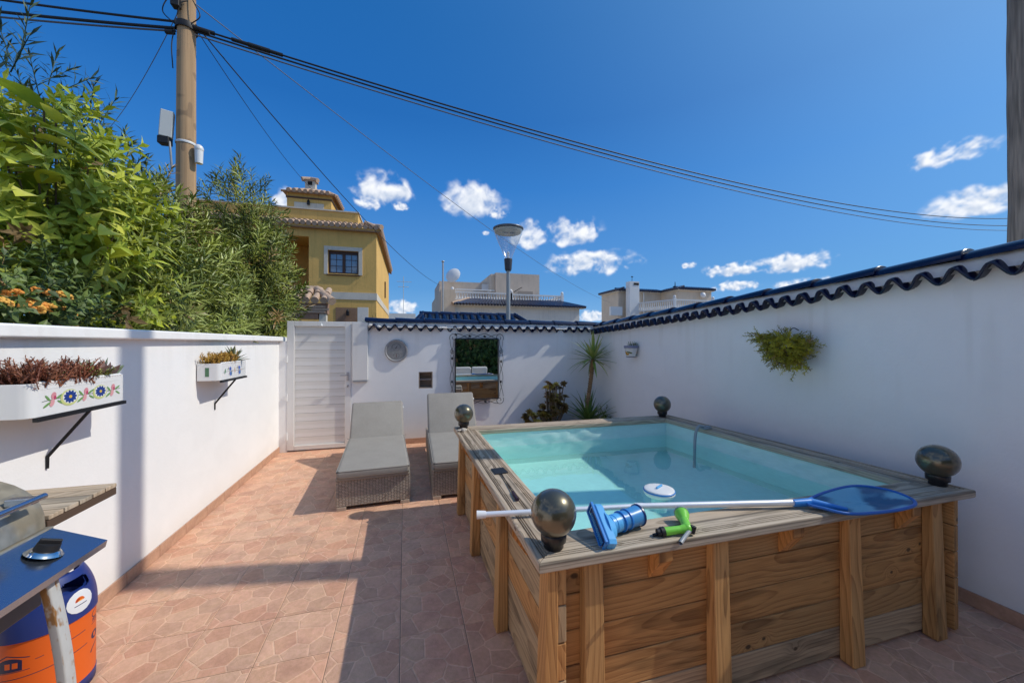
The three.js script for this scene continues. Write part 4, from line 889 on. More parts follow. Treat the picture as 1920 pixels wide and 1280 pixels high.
// ------------------------------------------------------------------ plants behind the pool
{
  const b = thing('flower_bed', 'low kerbed soil bed in the corner behind the pool', 'flower bed');
  b.userData.kind = 'structure';
  part('kerb', [bx(1.8, XR - 0.02, 0, 0.2, -5.62, -5.56, 0.006), bx(1.8, 1.86, 0, 0.2, ZB + 0.015, -5.621, 0.006)], M.white, b);
  part('soil', sheet(24, 10, (u, v) => [mix(1.861, XR - 0.015, u), 0.15 + 0.05 * fbm(u, v, 9, 6, 401, 3), mix(ZB + 0.014, -5.621, v)]), M.soil, b);
  seed(1501);
  const y = thing('yucca', 'yucca with a tall bare trunk, a spiky head and a lower rosette in the corner', 'yucca', [2.98, 0.15, -5.82]);
  const trunkPts = [V(0, 0, 0), V(-0.02, 0.35, 0), V(0.03, 0.7, 0), V(0.07, 1.0, 0), V(0.09, 1.17, 0)];
  const tc = new THREE.CatmullRomCurve3(trunkPts);
  const tg = flat(new THREE.TubeGeometry(tc, 90, 0.034, 12)); { const p = tg.attributes.position; for (let i = 0; i < p.count; i++) { const yy = p.getY(i), c = tc.getPoint(clamp(yy / 1.17)), k = 1 + 0.14 * Math.sin(yy * 150) + 0.12 * (pn(yy * 30, p.getX(i) * 60 + 30, 512, 512, 8) - 0.5); p.setX(i, c.x + (p.getX(i) - c.x) * k); p.setZ(i, c.z + (p.getZ(i) - c.z) * k); } tg.computeVertexNormals(); }
  part('trunk', uvBox(tg), std([1.3, 1.05, 0.8], { map: barkTex, roughness: 0.95 }), y);
  const blades = [leafGeo(0.46, 0.044, 0.1, 0.35, 4, 0.45), leafGeo(0.5, 0.046, 0.35, 0.3, 4, 0.45), leafGeo(0.4, 0.04, 0.05, 0.35, 4, 0.45)], bm = [leafMat([0.22, 0.31, 0.06]), leafMat([0.13, 0.22, 0.045]), leafMat([0.42, 0.46, 0.14])];
  const tuft = (c, n, lo, hi, sc, ms) => { for (let i = 0; i < n; i++) { const a = i * 2.4 + R(-0.2, 0.2), e = mix(hi, lo, i / n) + R(-0.1, 0.1), d = V(Math.cos(a) * Math.cos(e), Math.sin(e), Math.sin(a) * Math.cos(e)); const m = part('leaf', blades[Math.floor(R(3))], bm[ms[Math.floor(R(ms.length))]], y, c); m.quaternion.copy(orient(d, 0)); const f = V(0, 0, 1).applyQuaternion(m.quaternion), want = V(-Math.cos(a) * Math.sin(e), Math.cos(e), -Math.sin(a) * Math.sin(e)); m.rotateY(Math.atan2(new THREE.Vector3().crossVectors(f, want).dot(d), f.dot(want))); m.scale.setScalar(sc * R(0.8, 1.15)); } };
  tuft([0.09, 1.17, 0], 50, -0.5, 1.45, 1.12, [0, 0, 1, 2, 2]);
  tuft([-0.02, 0.12, 0.04], 44, 0.25, 1.45, 1.25, [0, 1, 1]);
  // brown aeonium
  seed(1502);
  const a = thing('aeonium', 'bushy brown bronze aeonium succulent with many rosettes behind the pool', 'succulent', [2.28, 0.15, -5.85]);
  const ros = (n, r) => { const l = []; for (let i = 0; i < n; i++) { const an = i * 2.4, e = mix(1.3, 0.05, i / n), d = V(Math.cos(an) * Math.cos(e), Math.sin(e), Math.sin(an) * Math.cos(e)), g = leafGeo(r * mix(0.45, 1, i / n), r * 0.42, 0.1, 0.3, 3, 1.2); const q = orient(d, 0), f = V(0, 0, 1).applyQuaternion(q), want = V(-Math.cos(an) * Math.sin(e), Math.cos(e), -Math.sin(an) * Math.sin(e)); g.applyQuaternion(orient(d, Math.atan2(new THREE.Vector3().crossVectors(f, want).dot(d), f.dot(want)))); l.push(g); } return merge(l); };
  const rg = [ros(26, 0.098), ros(22, 0.08)], rm = [leafMat([0.17, 0.10, 0.025]), leafMat([0.28, 0.18, 0.035]), leafMat([0.50, 0.38, 0.07])], st = [];
  for (let i = 0; i < 84; i++) {
    const tall = i < 50, p = tall ? V(R(-0.12, 0.26), R(0.25, 0.78), R(-0.16, 0.16)) : V(R(-0.42, 0.02), R(0.1, 0.34), R(-0.16, 0.2));
    if (tall && Math.abs(p.x - 0.08) > 0.24 - 0.18 * Math.max(0, p.y - 0.5)) p.x *= 0.6;
    part('rosette', rg[i % 2], rm[Math.floor(R(2.4))], a, p.toArray(), [R(-0.2, 0.9), R(6), R(-0.6, 0.6)]);
    st.push(tube([V(p.x * 0.25, 0, p.z * 0.3), V(p.x * 0.7, p.y * 0.5, p.z * 0.8), p], 0.009, 8, 6));
  }
  part('stem', st, std([0.22, 0.17, 0.12], { roughness: 0.9 }), a);
  seed(1503);
  const s = thing('young_shrub', 'small yellow green plant low beside the yucca at the wall', 'plant', [3.2, 0.17, -5.72]);
  crown(s, 'foliage', sprig(9, 0.1, 0.06, 0.025, 1.0), leafMat([1, 1, 1]), 40, blobSample([0, 0.12, 0], [0.14, 0.14, 0.1], 0.1, 0.6), greens([0.12, 0.16, 0.02], [0.26, 0.28, 0.04]));
}
{ // painted wall pot
  const cv = document.createElement('canvas'); cv.width = 256; cv.height = 128; const x = cv.getContext('2d');
  x.fillStyle = '#dcdcd8'; x.fillRect(0, 0, 256, 128); x.fillStyle = '#3a4560'; x.fillRect(0, 118, 256, 10);
  for (const o of [0, 128]) { x.fillStyle = '#c9972c'; x.beginPath(); x.ellipse(o + 50, 66, 24, 20, 0.4, 0, 7); x.fill(); x.fillStyle = '#b5842a'; x.beginPath(); x.ellipse(o + 72, 84, 18, 16, 0.2, 0, 7); x.fill(); x.fillStyle = '#5c6b2c'; x.beginPath(); x.ellipse(o + 92, 62, 24, 10, 0.5, 0, 7); x.fill(); x.beginPath(); x.ellipse(o + 30, 92, 16, 8, -0.6, 0, 7); x.fill(); }
  const ct = new THREE.CanvasTexture(cv); ct.colorSpace = THREE.SRGBColorSpace; ct.wrapS = THREE.RepeatWrapping;
  const t = thing('wall_pot', 'small ceramic pot painted with lemons hanging on the right wall', 'plant pot', [XR - 0.09, 1.39, -4.95]);
  const g = new THREE.CylinderGeometry(0.095, 0.068, 0.135, 32, 1, true); g.translate(0, 0.068, 0);
  part('pot', [flat(g)], phy([1, 1, 1], { map: ct, roughness: 0.25 }), t);
  part('pot_rim', lathe([[0.068, 0], [0, 0.001], [0, 0.0]].slice(0, 2).concat([]), 24), M.ceramic, t);
  part('rim_band', lathe([[0.094, 0.135], [0.104, 0.135], [0.106, 0.17], [0.096, 0.172], [0.092, 0.15]], 32), phy([0.22, 0.24, 0.36], { roughness: 0.3 }), t);
  part('soil', cyl(0.092, 0.092, V(0, 0.145, 0), V(0, 0.15, 0), 24), M.soil, t);
  seed(1601);
  crown(t, 'foliage', sprig(6, 0.06, 0.055, 0.012, 0.8), leafMat([1, 1, 1]), 14, () => ({ p: V(R(-0.05, 0.05), 0.15, R(-0.06, 0.06)), d: V(R(-0.5, 0.5), 1, R(-0.5, 0.5)), s: R(0.7, 1.1) }), greens([0.06, 0.11, 0.03], [0.14, 0.2, 0.05]));
}
{ // trailing plant on the right wall
  seed(1602);
  const t = thing('hanging_plant', 'bushy trailing olive green plant hanging on the right wall', 'hanging plant', [XR - 0.13, 1.51, -2.52]);
  part('basket', lathe([[0, -0.1], [0.07, -0.09], [0.11, -0.02], [0.12, 0.05], [0.115, 0.055]], 24), std([0.10, 0.07, 0.045]), t);
  part('hook', tube([V(0.139, 0.2, 0), V(0.06, 0.22, 0), V(0.0, 0.14, 0), V(0, 0.05, 0)], 0.004, 16, 6), M.iron, t);
  const sg = sprig(11, 0.1, 0.034, 0.012, 1.0, 0.2);
  crown(t, 'foliage', sg, leafMat([1, 1, 1], { roughness: 0.55 }), 620, (i) => {
    const d = V(R(-1, 0.4), R(-1, 1), R(-1, 1)).normalize(), k = Math.sqrt(R(0.15, 1)), lump = 0.8 + 0.4 * pn(d.x * 4 + 9, d.y * 4 + d.z * 3 + 9, 64, 64, 13);
    const p = V(clamp(d.x * 0.17 * k, -0.17, 0.12), d.y * 0.115 * k * lump + 0.06, d.z * 0.15 * k * lump);
    if (i % 9 === 0) p.set(R(-0.12, 0.02), 0.15 + R(-0.04, 0.03), -0.19 + R(-0.05, 0.05));
    else if (i % 11 === 0) p.set(R(-0.1, 0.05), 0.1 + R(-0.05, 0.03), 0.17 + R(-0.05, 0.06));
    else if (i % 13 === 0) p.set(R(-0.1, 0.05), R(-0.12, -0.02), 0.12 + R(-0.03, 0.04));
    if (i % 5 === 0) { p.y -= R(0.04, 0.13) * (1 - Math.abs(p.z) * 3); p.z = p.z * 0.8 - 0.0; }
    return { p, d: V(d.x - 0.2, d.y * 0.5 - 0.35 + R(-0.3, 0.5), d.z), s: R(0.6, 0.95) };
  }, greens([0.22, 0.20, 0.008], [0.48, 0.40, 0.02], 0.35));
}

// ------------------------------------------------------------------ painted planters on brackets
function flowerPrint(kind) {
  const cv = document.createElement('canvas'); cv.width = 1024; cv.height = 256; const x = cv.getContext('2d');
  x.clearRect(0, 0, 1024, 256);
  const el = (cx, cy, a, b, r, c) => { x.fillStyle = c; x.beginPath(); x.ellipse(cx, cy, a, b, r, 0, 7); x.fill(); };
  const flower = (cx, cy, r, c, c2) => { el(cx - r * 0.1, cy + r * 0.1, r * 1.45, r * 1.3, 0, kind ? 'rgba(0,0,0,0)' : '#c9cf86'); el(cx, cy, r * 1.2, r * 1.05, 0, '#e6e6e2'); for (let i = 0; i < 11; i++) { const a = i * Math.PI * 2 / 11; el(cx + Math.cos(a) * r * 0.6, cy + Math.sin(a) * r * 0.55, r * 0.5, r * 0.24, a, c); } el(cx, cy, r * 0.6, r * 0.55, 0, c); el(cx + 2, cy, r * 0.26, r * 0.26, 0, c2); };
  const leaf = (cx, cy, l, a, c = '#6f9a58') => el(cx, cy, l, l * 0.26, a, c);
  x.strokeStyle = '#3d5a3a'; x.lineWidth = 5; x.beginPath(); x.moveTo(30, 140); x.bezierCurveTo(300, 100, 700, 160, 1000, 118); x.stroke();
  if (!kind) {
    for (const c of [150, 520, 890]) { el(c, 90, 26, 38, 0.2, '#d68f98'); el(c - 18, 165, 24, 42, 0.3, '#dca0a4'); el(c + 12, 112, 14, 22, 0, '#b8486a'); leaf(c - 62, 110, 42, 0.9); leaf(c - 70, 180, 46, -0.6); leaf(c + 62, 105, 44, -0.5); leaf(c + 70, 170, 40, 0.6); }
    flower(330, 128, 70, '#1d3a86', '#d9b347'); flower(710, 122, 66, '#1d3a86', '#d9b347');
  } else {
    for (const c of [330, 720]) { flower(c, 80, 46, '#3f66bd', '#2b468c'); flower(c + 20, 180, 52, '#3f66bd', '#4e74c8'); for (let i = 0; i < 6; i++) leaf(c + Math.cos(i) * 90, 128 + Math.sin(i * 1.3) * 70, 36, i, i % 2 ? '#5d8a5c' : '#a98a86'); }
    el(525, 120, 14, 60, 0, '#cfa37c'); el(120, 120, 20, 56, 0.3, '#4f8a5c');
  }
  const t = new THREE.CanvasTexture(cv); t.colorSpace = THREE.SRGBColorSpace; return t;
}
function planter(label, z0, kind) {
  // near end at z0, runs 0.6 m away along the wall; x from the wall face outwards
  const t = thing('planter_box', label, 'planter', [XL, 1.265, z0], 0, 'painted planters on the left wall'), L = 0.6, D = 0.18, Hh = 0.15, r = 0.045;
  const plan = (k) => { const s = new THREE.Shape(), a = k, d = D - k, l0 = k, l1 = L - k, rr = r - k * 0.5; s.moveTo(0.012 + a, l0); s.lineTo(d - rr, l0); s.quadraticCurveTo(d, l0, d, l0 + rr); s.lineTo(d, l1 - rr); s.quadraticCurveTo(d, l1, d - rr, l1); s.lineTo(0.012 + a, l1); s.closePath(); return s; };
  const o = plan(0); o.holes.push(plan(0.012));
  const g = flat(new THREE.ExtrudeGeometry(o, { depth: Hh, bevelEnabled: true, bevelSize: 0.002, bevelThickness: 0.002, bevelSegments: 1, curveSegments: 8 })); g.rotateX(-Math.PI / 2);
  const bot = flat(new THREE.ExtrudeGeometry(plan(0.006), { depth: 0.01, bevelEnabled: false })); bot.rotateX(-Math.PI / 2);
  part('box', [toCreasedNormals(g, 0.6), bot], M.ceramic, t);
  const scal = []; for (let i = 0; i < 26; i++) scal.push(ball(0.0125, D - 0.006, Hh + 0.002, -0.05 - i * 0.02, 0.7, 8));
  part('scalloped_edge', [...scal, bx(D - 0.001, D + 0.003, Hh - 0.028, Hh - 0.024, -L + 0.05, -0.05)], M.ceramic, t);
  const pg = new THREE.PlaneGeometry(L - 0.08, 0.112); pg.rotateY(Math.PI / 2); pg.translate(D + 0.0035, Hh / 2 - 0.004, -L / 2);
  part('painted_flowers', flat(pg), phy([1, 1, 1], { map: flowerPrint(kind), alphaTest: 0.5, roughness: 0.3 }), t);
  if (kind) { const e = new THREE.PlaneGeometry(0.03, 0.08); e.translate(0.085, 0.075, 0.0035); part('painted_sprig', flat(e), phy([0.08, 0.2, 0.1], { roughness: 0.4 }), t); }
  part('soil', bx(0.03, D - 0.015, 0.1, 0.128, -L + 0.02, -0.02), M.soil, t);
  const br = part('bracket', [bx(0.0, D + 0.006, -0.02, -0.006, -0.35, -0.325), bx(D - 0.012, D + 0.008, -0.022, -0.004, -L + 0.01, -0.03), cyl(0.008, 0.008, V(D - 0.005, -0.022, -0.337), V(0.006, -0.25, -0.337), 8), cyl(0.007, 0.006, V(0.006, -0.25, -0.337), V(0.006, -0.31, -0.337), 8)], M.iron, t);
  return t;
}
{
  seed(1701);
  const a = planter('white planter painted with big navy flowers and filled with red sedum, nearest the barbecue', -2.19, 0);
  const sed = sprig(14, 0.09, 0.024, 0.009, 1.1, 0.1);
  crown(a, 'red_sedum', sed, leafMat([1, 1, 1], { roughness: 0.5 }), 300, () => { const u = R(), z = -0.02 - 0.34 * u, h = 0.045 * (1 - u * 0.4); return { p: V(R(0.02, 0.19), 0.13 + R(-0.01, h), z + R(-0.03, 0.02)), d: V(R(-0.5, 0.6), 0.8, R(-0.6, 0.6)), s: R(0.7, 1.25) }; }, greens([0.20, 0.055, 0.03], [0.34, 0.14, 0.075], 0.3));
  crown(a, 'green_sedum', sprig(12, 0.05, 0.02, 0.012, 1.1, 0.1), leafMat([1, 1, 1], { roughness: 0.5 }), 130, (i) => ({ p: V(R(0.03, 0.18), 0.13 + R(0, 0.03), i % 4 ? -R(0.3, 0.47) : -R(0.06, 0.2)), d: V(R(-0.5, 0.6), 0.8, R(-0.6, 0.6)), s: R(0.7, 1.2) }), greens([0.16, 0.17, 0.03], [0.33, 0.32, 0.07], 0.25));
  const fat = leafGeo(0.1, 0.034, -0.08, 0.5, 4, 0.8), pal = [leafMat([0.34, 0.40, 0.27]), leafMat([0.45, 0.28, 0.24]), leafMat([0.24, 0.32, 0.2])];
  for (const [z, n, m, s] of [[-0.44, 14, 0, 0.9], [-0.49, 10, 1, 0.75], [-0.545, 13, 2, 1.0]]) for (let i = 0; i < n; i++) { const an = i * 2.4, e = R(0.5, 1.4), d = V(Math.cos(an) * Math.cos(e), Math.sin(e), Math.sin(an) * Math.cos(e)); const l = part('succulent_leaf', fat, pal[i % 4 === 0 ? 1 : m], a, [0.11, 0.128, z]); l.quaternion.copy(orient(d, R(6))); l.scale.setScalar(s * R(1.0, 1.55)); }
  seed(1702);
  const b = planter('white planter painted with small blue flowers holding yellow succulents, nearer the gate', -3.97, 1);
  crown(b, 'yellow_sedum', sprig(14, 0.08, 0.028, 0.012, 1.1, 0.1), leafMat([1, 1, 1], { roughness: 0.55 }), 230, (i) => { const k = i % 2; return { p: V(R(0.03, 0.16), 0.12 + R(0, 0.05), k ? -R(0.02, 0.22) : -R(0.24, 0.38)), d: V(R(-0.5, 0.6), 0.9, R(-0.6, 0.6)), s: R(0.7, 1.2) }; }, greens([0.36, 0.19, 0.03], [0.58, 0.36, 0.06], 0.3));
  const agl = leafGeo(0.2, 0.045, 0.1, 0.5, 4, 0.7), ag = [leafMat([0.17, 0.21, 0.12]), leafMat([0.26, 0.28, 0.15])];
  for (let i = 0; i < 26; i++) { const an = i * 2.4, e = mix(1.45, 0.1, i / 26), d = V(Math.cos(an) * Math.cos(e), Math.sin(e), Math.sin(an) * Math.cos(e)); const l = part('agave_leaf', agl, ag[i % 2], b, [0.1, 0.13, -0.47]); l.quaternion.copy(orient(d, 0)); const f = V(0, 0, 1).applyQuaternion(l.quaternion), want = V(-Math.cos(an) * Math.sin(e), Math.cos(e), -Math.sin(an) * Math.sin(e)); l.rotateY(Math.atan2(new THREE.Vector3().crossVectors(f, want).dot(d), f.dot(want))); l.scale.setScalar(R(0.75, 1.1)); }
  for (let i = 0; i < 7; i++) part('pebble', ball(R(0.008, 0.016), R(0.08, 0.16), 0.135, -R(0.05, 0.34), 0.7, 8), M.stone, b);
}

// ------------------------------------------------------------------ barbecue and gas bottle
{
  const t = thing('gas_barbecue', 'weathered gas barbecue with a rounded lid and slatted side shelf against the left wall', 'barbecue');
  const zE = -1.87, zS = -0.75;
  const sec = []; for (let i = 0; i <= 18; i++) { const a = i / 18 * Math.PI; sec.push([-1.56 + 0.255 * Math.cos(a), 0.905 + 0.21 * Math.pow(Math.sin(a), 0.8)]); }
  sec[18][0] = -1.77;
  const lg = flat(new THREE.ExtrudeGeometry(new THREE.Shape(sec.map(([x, y]) => new THREE.Vector2(x, y))), { depth: zS - zE - 0.05, bevelEnabled: true, bevelSize: 0.025, bevelThickness: 0.025, bevelSegments: 4, bevelOffset: -0.025 })); lg.translate(0, 0, zE + 0.025);
  part('lid', uvBox(toCreasedNormals(lg, 0.7)), M.lid, t);
  part('handle', [cyl(0.011, 0.011, V(-1.265, 1.045, -1.79), V(-1.265, 1.045, -0.9), 12), bx(-1.34, -1.262, 1.03, 1.055, -1.77, -1.74, 0.004), bx(-1.34, -1.262, 1.03, 1.055, -0.98, -0.95, 0.004)], M.panelSkyTint, t);
  part('firebox', [bx(-1.76, -1.31, 0.62, 0.895, zE + 0.02, zS, 0.008)], std([0.1, 0.1, 0.105], { roughness: 0.6 }), t);
  part('body_edge', bx(-1.77, -1.292, 0.885, 0.903, zE, zS, 0.004), M.lid, t);
  // sloping control panel
  const pg = prism([[0, 0], [0.178, -0.072], [0.172, -0.098], [0, -0.03]], 1.1, 0.005); pg.translate(-1.302, 0.901, -1.862);
  part('control_panel', pg, M.panelSkyTint, t);
  for (const z of [-1.715, -1.25]) { const k = part('knob', [cyl(0.033, 0.03, V(0, 0.01, 0), V(0, 0.034, 0), 28), box(0.056, 0.016, 0.014, 0, 0.04, 0, 0.004)], M.black, t, [-1.212, 0.868, z], [0, 0.5, -0.385]); part('bezel', lathe([[0.03, 0.012], [0.038, 0.012], [0.046, 0.004], [0.05, 0.0]], 28), M.chrome, k); }
  const shelf = sub('side_shelf', t);
  seed(88);
  for (let i = 0; i < 5; i++) part('shelf_slat', plank(0.42, 0.018, 0.066, 'x', 0.003), M.rim, shelf, [-1.525, 0.93, -1.915 - i * 0.072]);
  const bm = std([0.09, 0.055, 0.035], { roughness: 0.8 }); for (const x of [-1.345, -1.72]) part('shelf_bearer', bx(x, x + 0.027, 0.885, 0.92, -2.24, -1.88, 0.004), bm, shelf);
  const leg = (z, x) => { const s = sheet(14, 30, (u, v) => { const y = 0.83 - v * 0.828, a = u * Math.PI * 2, bow = 0.045 * Math.sin(v * 2.6); return [x + bow + 0.016 * Math.sign(Math.cos(a)) * Math.pow(Math.abs(Math.cos(a)), 0.4), y, z - 0.05 * v + 0.022 * Math.sign(Math.sin(a)) * Math.pow(Math.abs(Math.sin(a)), 0.4)]; }); const uv = s.attributes.uv; for (let i = 0; i < uv.count; i++) uv.setXY(i, uv.getX(i) * 0.8 + 0.12, uv.getY(i) * 1.4 + 0.1); return s; };
  part('leg', leg(-1.7, -1.2), M.rusty, t); part('leg', leg(-0.9, -1.2), M.rusty, t); part('leg', leg(-1.7, -1.68), M.rusty, t); part('leg', leg(-0.9, -1.68), M.rusty, t);
  part('lower_shelf', bx(-1.7, -1.2, 0.2, 0.215, -1.72, -0.9, 0.003), M.rusty, t);
}
{
  const cv = document.createElement('canvas'); cv.width = 1024; cv.height = 512; const x = cv.getContext('2d');
  x.fillStyle = '#e0641c'; x.fillRect(0, 0, 1024, 512);
  x.strokeStyle = x.fillStyle = '#1d2350'; x.lineWidth = 6; x.lineJoin = 'round';
  const draw = (o) => {
    x.beginPath(); x.moveTo(o + 20, 150); x.lineTo(o + 80, 95); x.lineTo(o + 150, 130); x.stroke();               // roof of the little house
    x.beginPath(); x.moveTo(o + 45, 215); x.lineTo(o + 50, 140); x.quadraticCurveTo(o + 88, 95, o + 128, 140); x.lineTo(o + 128, 210); x.closePath(); x.fill();
    x.fillStyle = '#e0641c'; x.fillRect(o + 72, 150, 18, 40); x.fillRect(o + 97, 150, 18, 40); x.fillStyle = '#1d2350';
    x.lineWidth = 4; x.beginPath(); x.moveTo(o + 0, 222); x.lineTo(o + 150, 214); x.moveTo(o + 165, 160); x.lineTo(o + 190, 155); x.stroke();
    x.font = 'bold 64px sans-serif'; x.fillText('C', o + 232, 112); x.font = '30px sans-serif'; x.lineWidth = 5;
    x.beginPath(); x.moveTo(o + 210, 140); x.lineTo(o + 330, 132); x.moveTo(o + 60, 268); x.lineTo(o + 340, 248); x.stroke();
    x.beginPath(); x.ellipse(o + 410, 66, 38, 30, 0, 0.4, 5.6); x.stroke(); x.font = 'bold 40px sans-serif'; x.fillText('RG', o + 372, 122); x.lineWidth = 4; x.beginPath(); x.moveTo(o + 368, 136); x.lineTo(o + 450, 128); x.stroke();
    x.font = 'bold 110px sans-serif'; x.fillText("o'a", o + 360, 262);
    x.lineWidth = 8; x.beginPath(); x.arc(o + 430, 372, 70, 3.4, 5.9); x.stroke();
  };
  draw(10); draw(522);
  const ct = new THREE.CanvasTexture(cv); ct.colorSpace = THREE.SRGBColorSpace; ct.wrapS = THREE.RepeatWrapping; ct.offset.x = 0.1;
  const t = thing('gas_bottle', 'orange and navy plastic gas bottle with handle holes under the barbecue shelf', 'gas bottle', [-1.585, 0, -2.25]);
  const g = new THREE.CylinderGeometry(0.158, 0.158, 0.3, 48, 1, true); g.translate(0, 0.2, 0);
  part('body', flat(g), phy([1, 1, 1], { map: ct, roughness: 0.45 }), t);
  part('foot_ring', lathe([[0.12, 0], [0.158, 0.005], [0.16, 0.05], [0.158, 0.052]], 40), M.navy, t);
  // shroud: open collar with handle holes on both sides
  const sh = new THREE.Shape(); const hw = Math.PI * 0.155; sh.moveTo(-hw, 0); sh.lineTo(hw, 0); sh.lineTo(hw, 0.2); sh.lineTo(-hw, 0.2); sh.closePath();
  for (const c of [-0.22, 0.025, 0.27]) { const h = new THREE.Path(); h.moveTo(c - 0.05, 0.135); h.lineTo(c + 0.05, 0.135); h.quadraticCurveTo(c + 0.06, 0.155, c + 0.045, 0.172); h.lineTo(c - 0.045, 0.172); h.quadraticCurveTo(c - 0.06, 0.155, c - 0.05, 0.135); sh.holes.push(h); }
  const N = 96, list = [];
  for (const rr of [0, -0.014]) {
    const cols = [];
    const sg2 = sheet(160, 24, (u, v) => { const a = u * Math.PI * 2, y = v * 0.2, flare = 0.163 - 0.045 * Math.pow(v, 2.4) + rr; return [Math.cos(a) * flare, 0.345 + y, Math.sin(a) * flare]; });
    const p = sg2.attributes.position, keep = [];
    for (let i = 0; i < p.count; i += 3) { const cx = (p.getX(i) + p.getX(i + 1) + p.getX(i + 2)) / 3, cy = (p.getY(i) + p.getY(i + 1) + p.getY(i + 2)) / 3 - 0.345, cz = (p.getZ(i) + p.getZ(i + 1) + p.getZ(i + 2)) / 3; let a = Math.atan2(cz, cx); const hole = [0.25, 2.35, -1.85].some((h) => { let d = a - h; d = Math.atan2(Math.sin(d), Math.cos(d)); return Math.pow(Math.abs(d) / 0.42, 4) + Math.pow(Math.abs(cy - 0.15) / 0.024, 4) < 1; }); if (!hole) keep.push(i, i + 1, i + 2); }
    sg2.setIndex(keep); list.push(sg2.toNonIndexed());
  }
  list.push(lathe([[0.118, 0.545], [0.111, 0.552], [0.104, 0.545]], 48));
  part('shroud', list, M.navy, t);
  part('shoulder', lathe([[0.158, 0.35], [0.14, 0.4], [0.06, 0.44], [0.03, 0.45], [0, 0.45]], 36), M.navy, t);
  part('valve', [cyl(0.028, 0.028, V(0, 0.45, 0), V(0, 0.5, 0), 20), cyl(0.018, 0.018, V(0, 0.5, 0), V(0, 0.535, 0), 16)], M.chrome, t);
  // oval logo sticker: white with an orange and navy flame arc
  const lc = document.createElement('canvas'); lc.width = 256; lc.height = 256; const q = lc.getContext('2d');
  q.fillStyle = '#dfe4ea'; q.fillRect(0, 0, 256, 256); q.fillStyle = '#d8641c'; q.beginPath(); q.arc(120, 120, 46, Math.PI, 0); q.fill(); q.fillStyle = '#a63a22'; q.beginPath(); q.arc(112, 122, 34, Math.PI * 1.0, Math.PI * 1.6); q.lineTo(112, 122); q.fill(); q.fillStyle = '#f2a64a'; q.beginPath(); q.ellipse(124, 122, 30, 14, 0, Math.PI, 0); q.fill(); q.fillStyle = '#2a2f5a'; q.fillRect(64, 160, 120, 9);
  const lt = new THREE.CanvasTexture(lc); lt.colorSpace = THREE.SRGBColorSpace;
  const st = sheet(16, 16, (u, v) => { const a0 = 0.25, r = v, th = u * Math.PI * 2, da = Math.cos(th) * r * 0.33, dy = Math.sin(th) * r * 0.048, vv = (0.075 + dy) / 0.2, f = 0.1645 - 0.045 * Math.pow(vv, 2.4); return [Math.cos(a0 - da) * f, 0.345 + 0.075 + dy, Math.sin(a0 - da) * f]; });
  { const uv = st.attributes.uv; for (let i = 0; i < uv.count; i++) { const th = uv.getX(i) * Math.PI * 2, r = uv.getY(i); uv.setXY(i, 0.5 + 0.5 * r * Math.cos(th), 0.5 + 0.5 * r * Math.sin(th)); } }
  part('sticker', st, phy([1, 1, 1], { map: lt, roughness: 0.35 }), t);
}

// ------------------------------------------------------------------ poles and cables
{
  const t = thing('utility_pole', 'round wooden utility pole with a grey box behind the hedge', 'utility pole', [-2.9, -0.1, -6.2]);
  part('shaft', (() => { const g = sheet(24, 60, (u, v) => { const a = u * Math.PI * 2, y = v * 8.2, r = 0.125 - 0.004 * y + 0.004 * (fbm(u, v, 5, 12, 31, 3) - 0.5); return [Math.cos(a) * r, y, Math.sin(a) * r]; }); return g; })(), M.pole, t);
  part('loose_wire', [tube([V(0.1, 6.05, 0.08), V(0.2, 6.15, 0.1), V(0.14, 6.3, 0.1), V(0.08, 6.42, 0.09)], 0.007, 16, 5), tube([V(-0.1, 6.0, 0.08), V(-0.22, 6.12, 0.1), V(-0.17, 6.3, 0.1), V(-0.06, 6.4, 0.1)], 0.007, 16, 5), tube([V(-0.11, 5.95, 0.06), V(-0.13, 5.7, 0.08), V(-0.12, 5.4, 0.07)], 0.007, 12, 5), tube([V(-0.05, 6.1, 0.12), V(0.0, 6.25, 0.14), V(0.06, 6.32, 0.11)], 0.008, 12, 5)], M.cable, t);
  part('junction_box', [box(0.14, 0.36, 0.1, 0, 0, 0, 0.012)], M.boxGrey, t, [-0.19, 4.63, 0.06], [0, 0.3, -0.06]);
  part('box_base', box(0.13, 0.1, 0.11, -0.21, 4.41, 0.06, 0.01), M.black, t);
  part('conduit', tube([V(-0.15, 4.4, 0.08), V(-0.13, 4.28, 0.1), V(-0.12, 4.0, 0.08)], 0.014, 12, 6), M.plasticGrey, t);
  part('insulator', [ball(0.055, 0.17, 4.36, 0.05, 1.1, 14), cyl(0.045, 0.05, V(0.17, 4.16, 0.05), V(0.17, 4.33, 0.05), 14)], M.ceramic, t);
  part('strap', lathe([[0.115, 4.41], [0.118, 4.42], [0.118, 4.435], [0.115, 4.44]], 24), M.plasticWhite, t);
  part('clamp', [lathe([[0.11, 5.98], [0.125, 5.98], [0.125, 6.06], [0.11, 6.06]], 20), cyl(0.03, 0.03, V(0.1, 6.02, 0.05), V(0.28, 6.0, 0.03), 10), cyl(0.03, 0.03, V(-0.12, 5.9, 0.05), V(-0.22, 5.9, 0.03), 10), box(0.1, 0.12, 0.1, -0.06, 6.25, 0.12, 0.01)], M.black, t);
  const c = thing('concrete_pole', 'thick rough grey brown pole rising behind the tiled wall at the right edge', 'pole', [5.06, -0.1, -1.87]);
  part('shaft', sheet(32, 120, (u, v) => { const a = u * Math.PI * 2, y = v * 11, r = 0.125 + 0.016 * (fbm(u, v, 4, 22, 41, 4) - 0.5); return [Math.cos(a) * r, y, Math.sin(a) * r]; }), M.concrete, c);
}
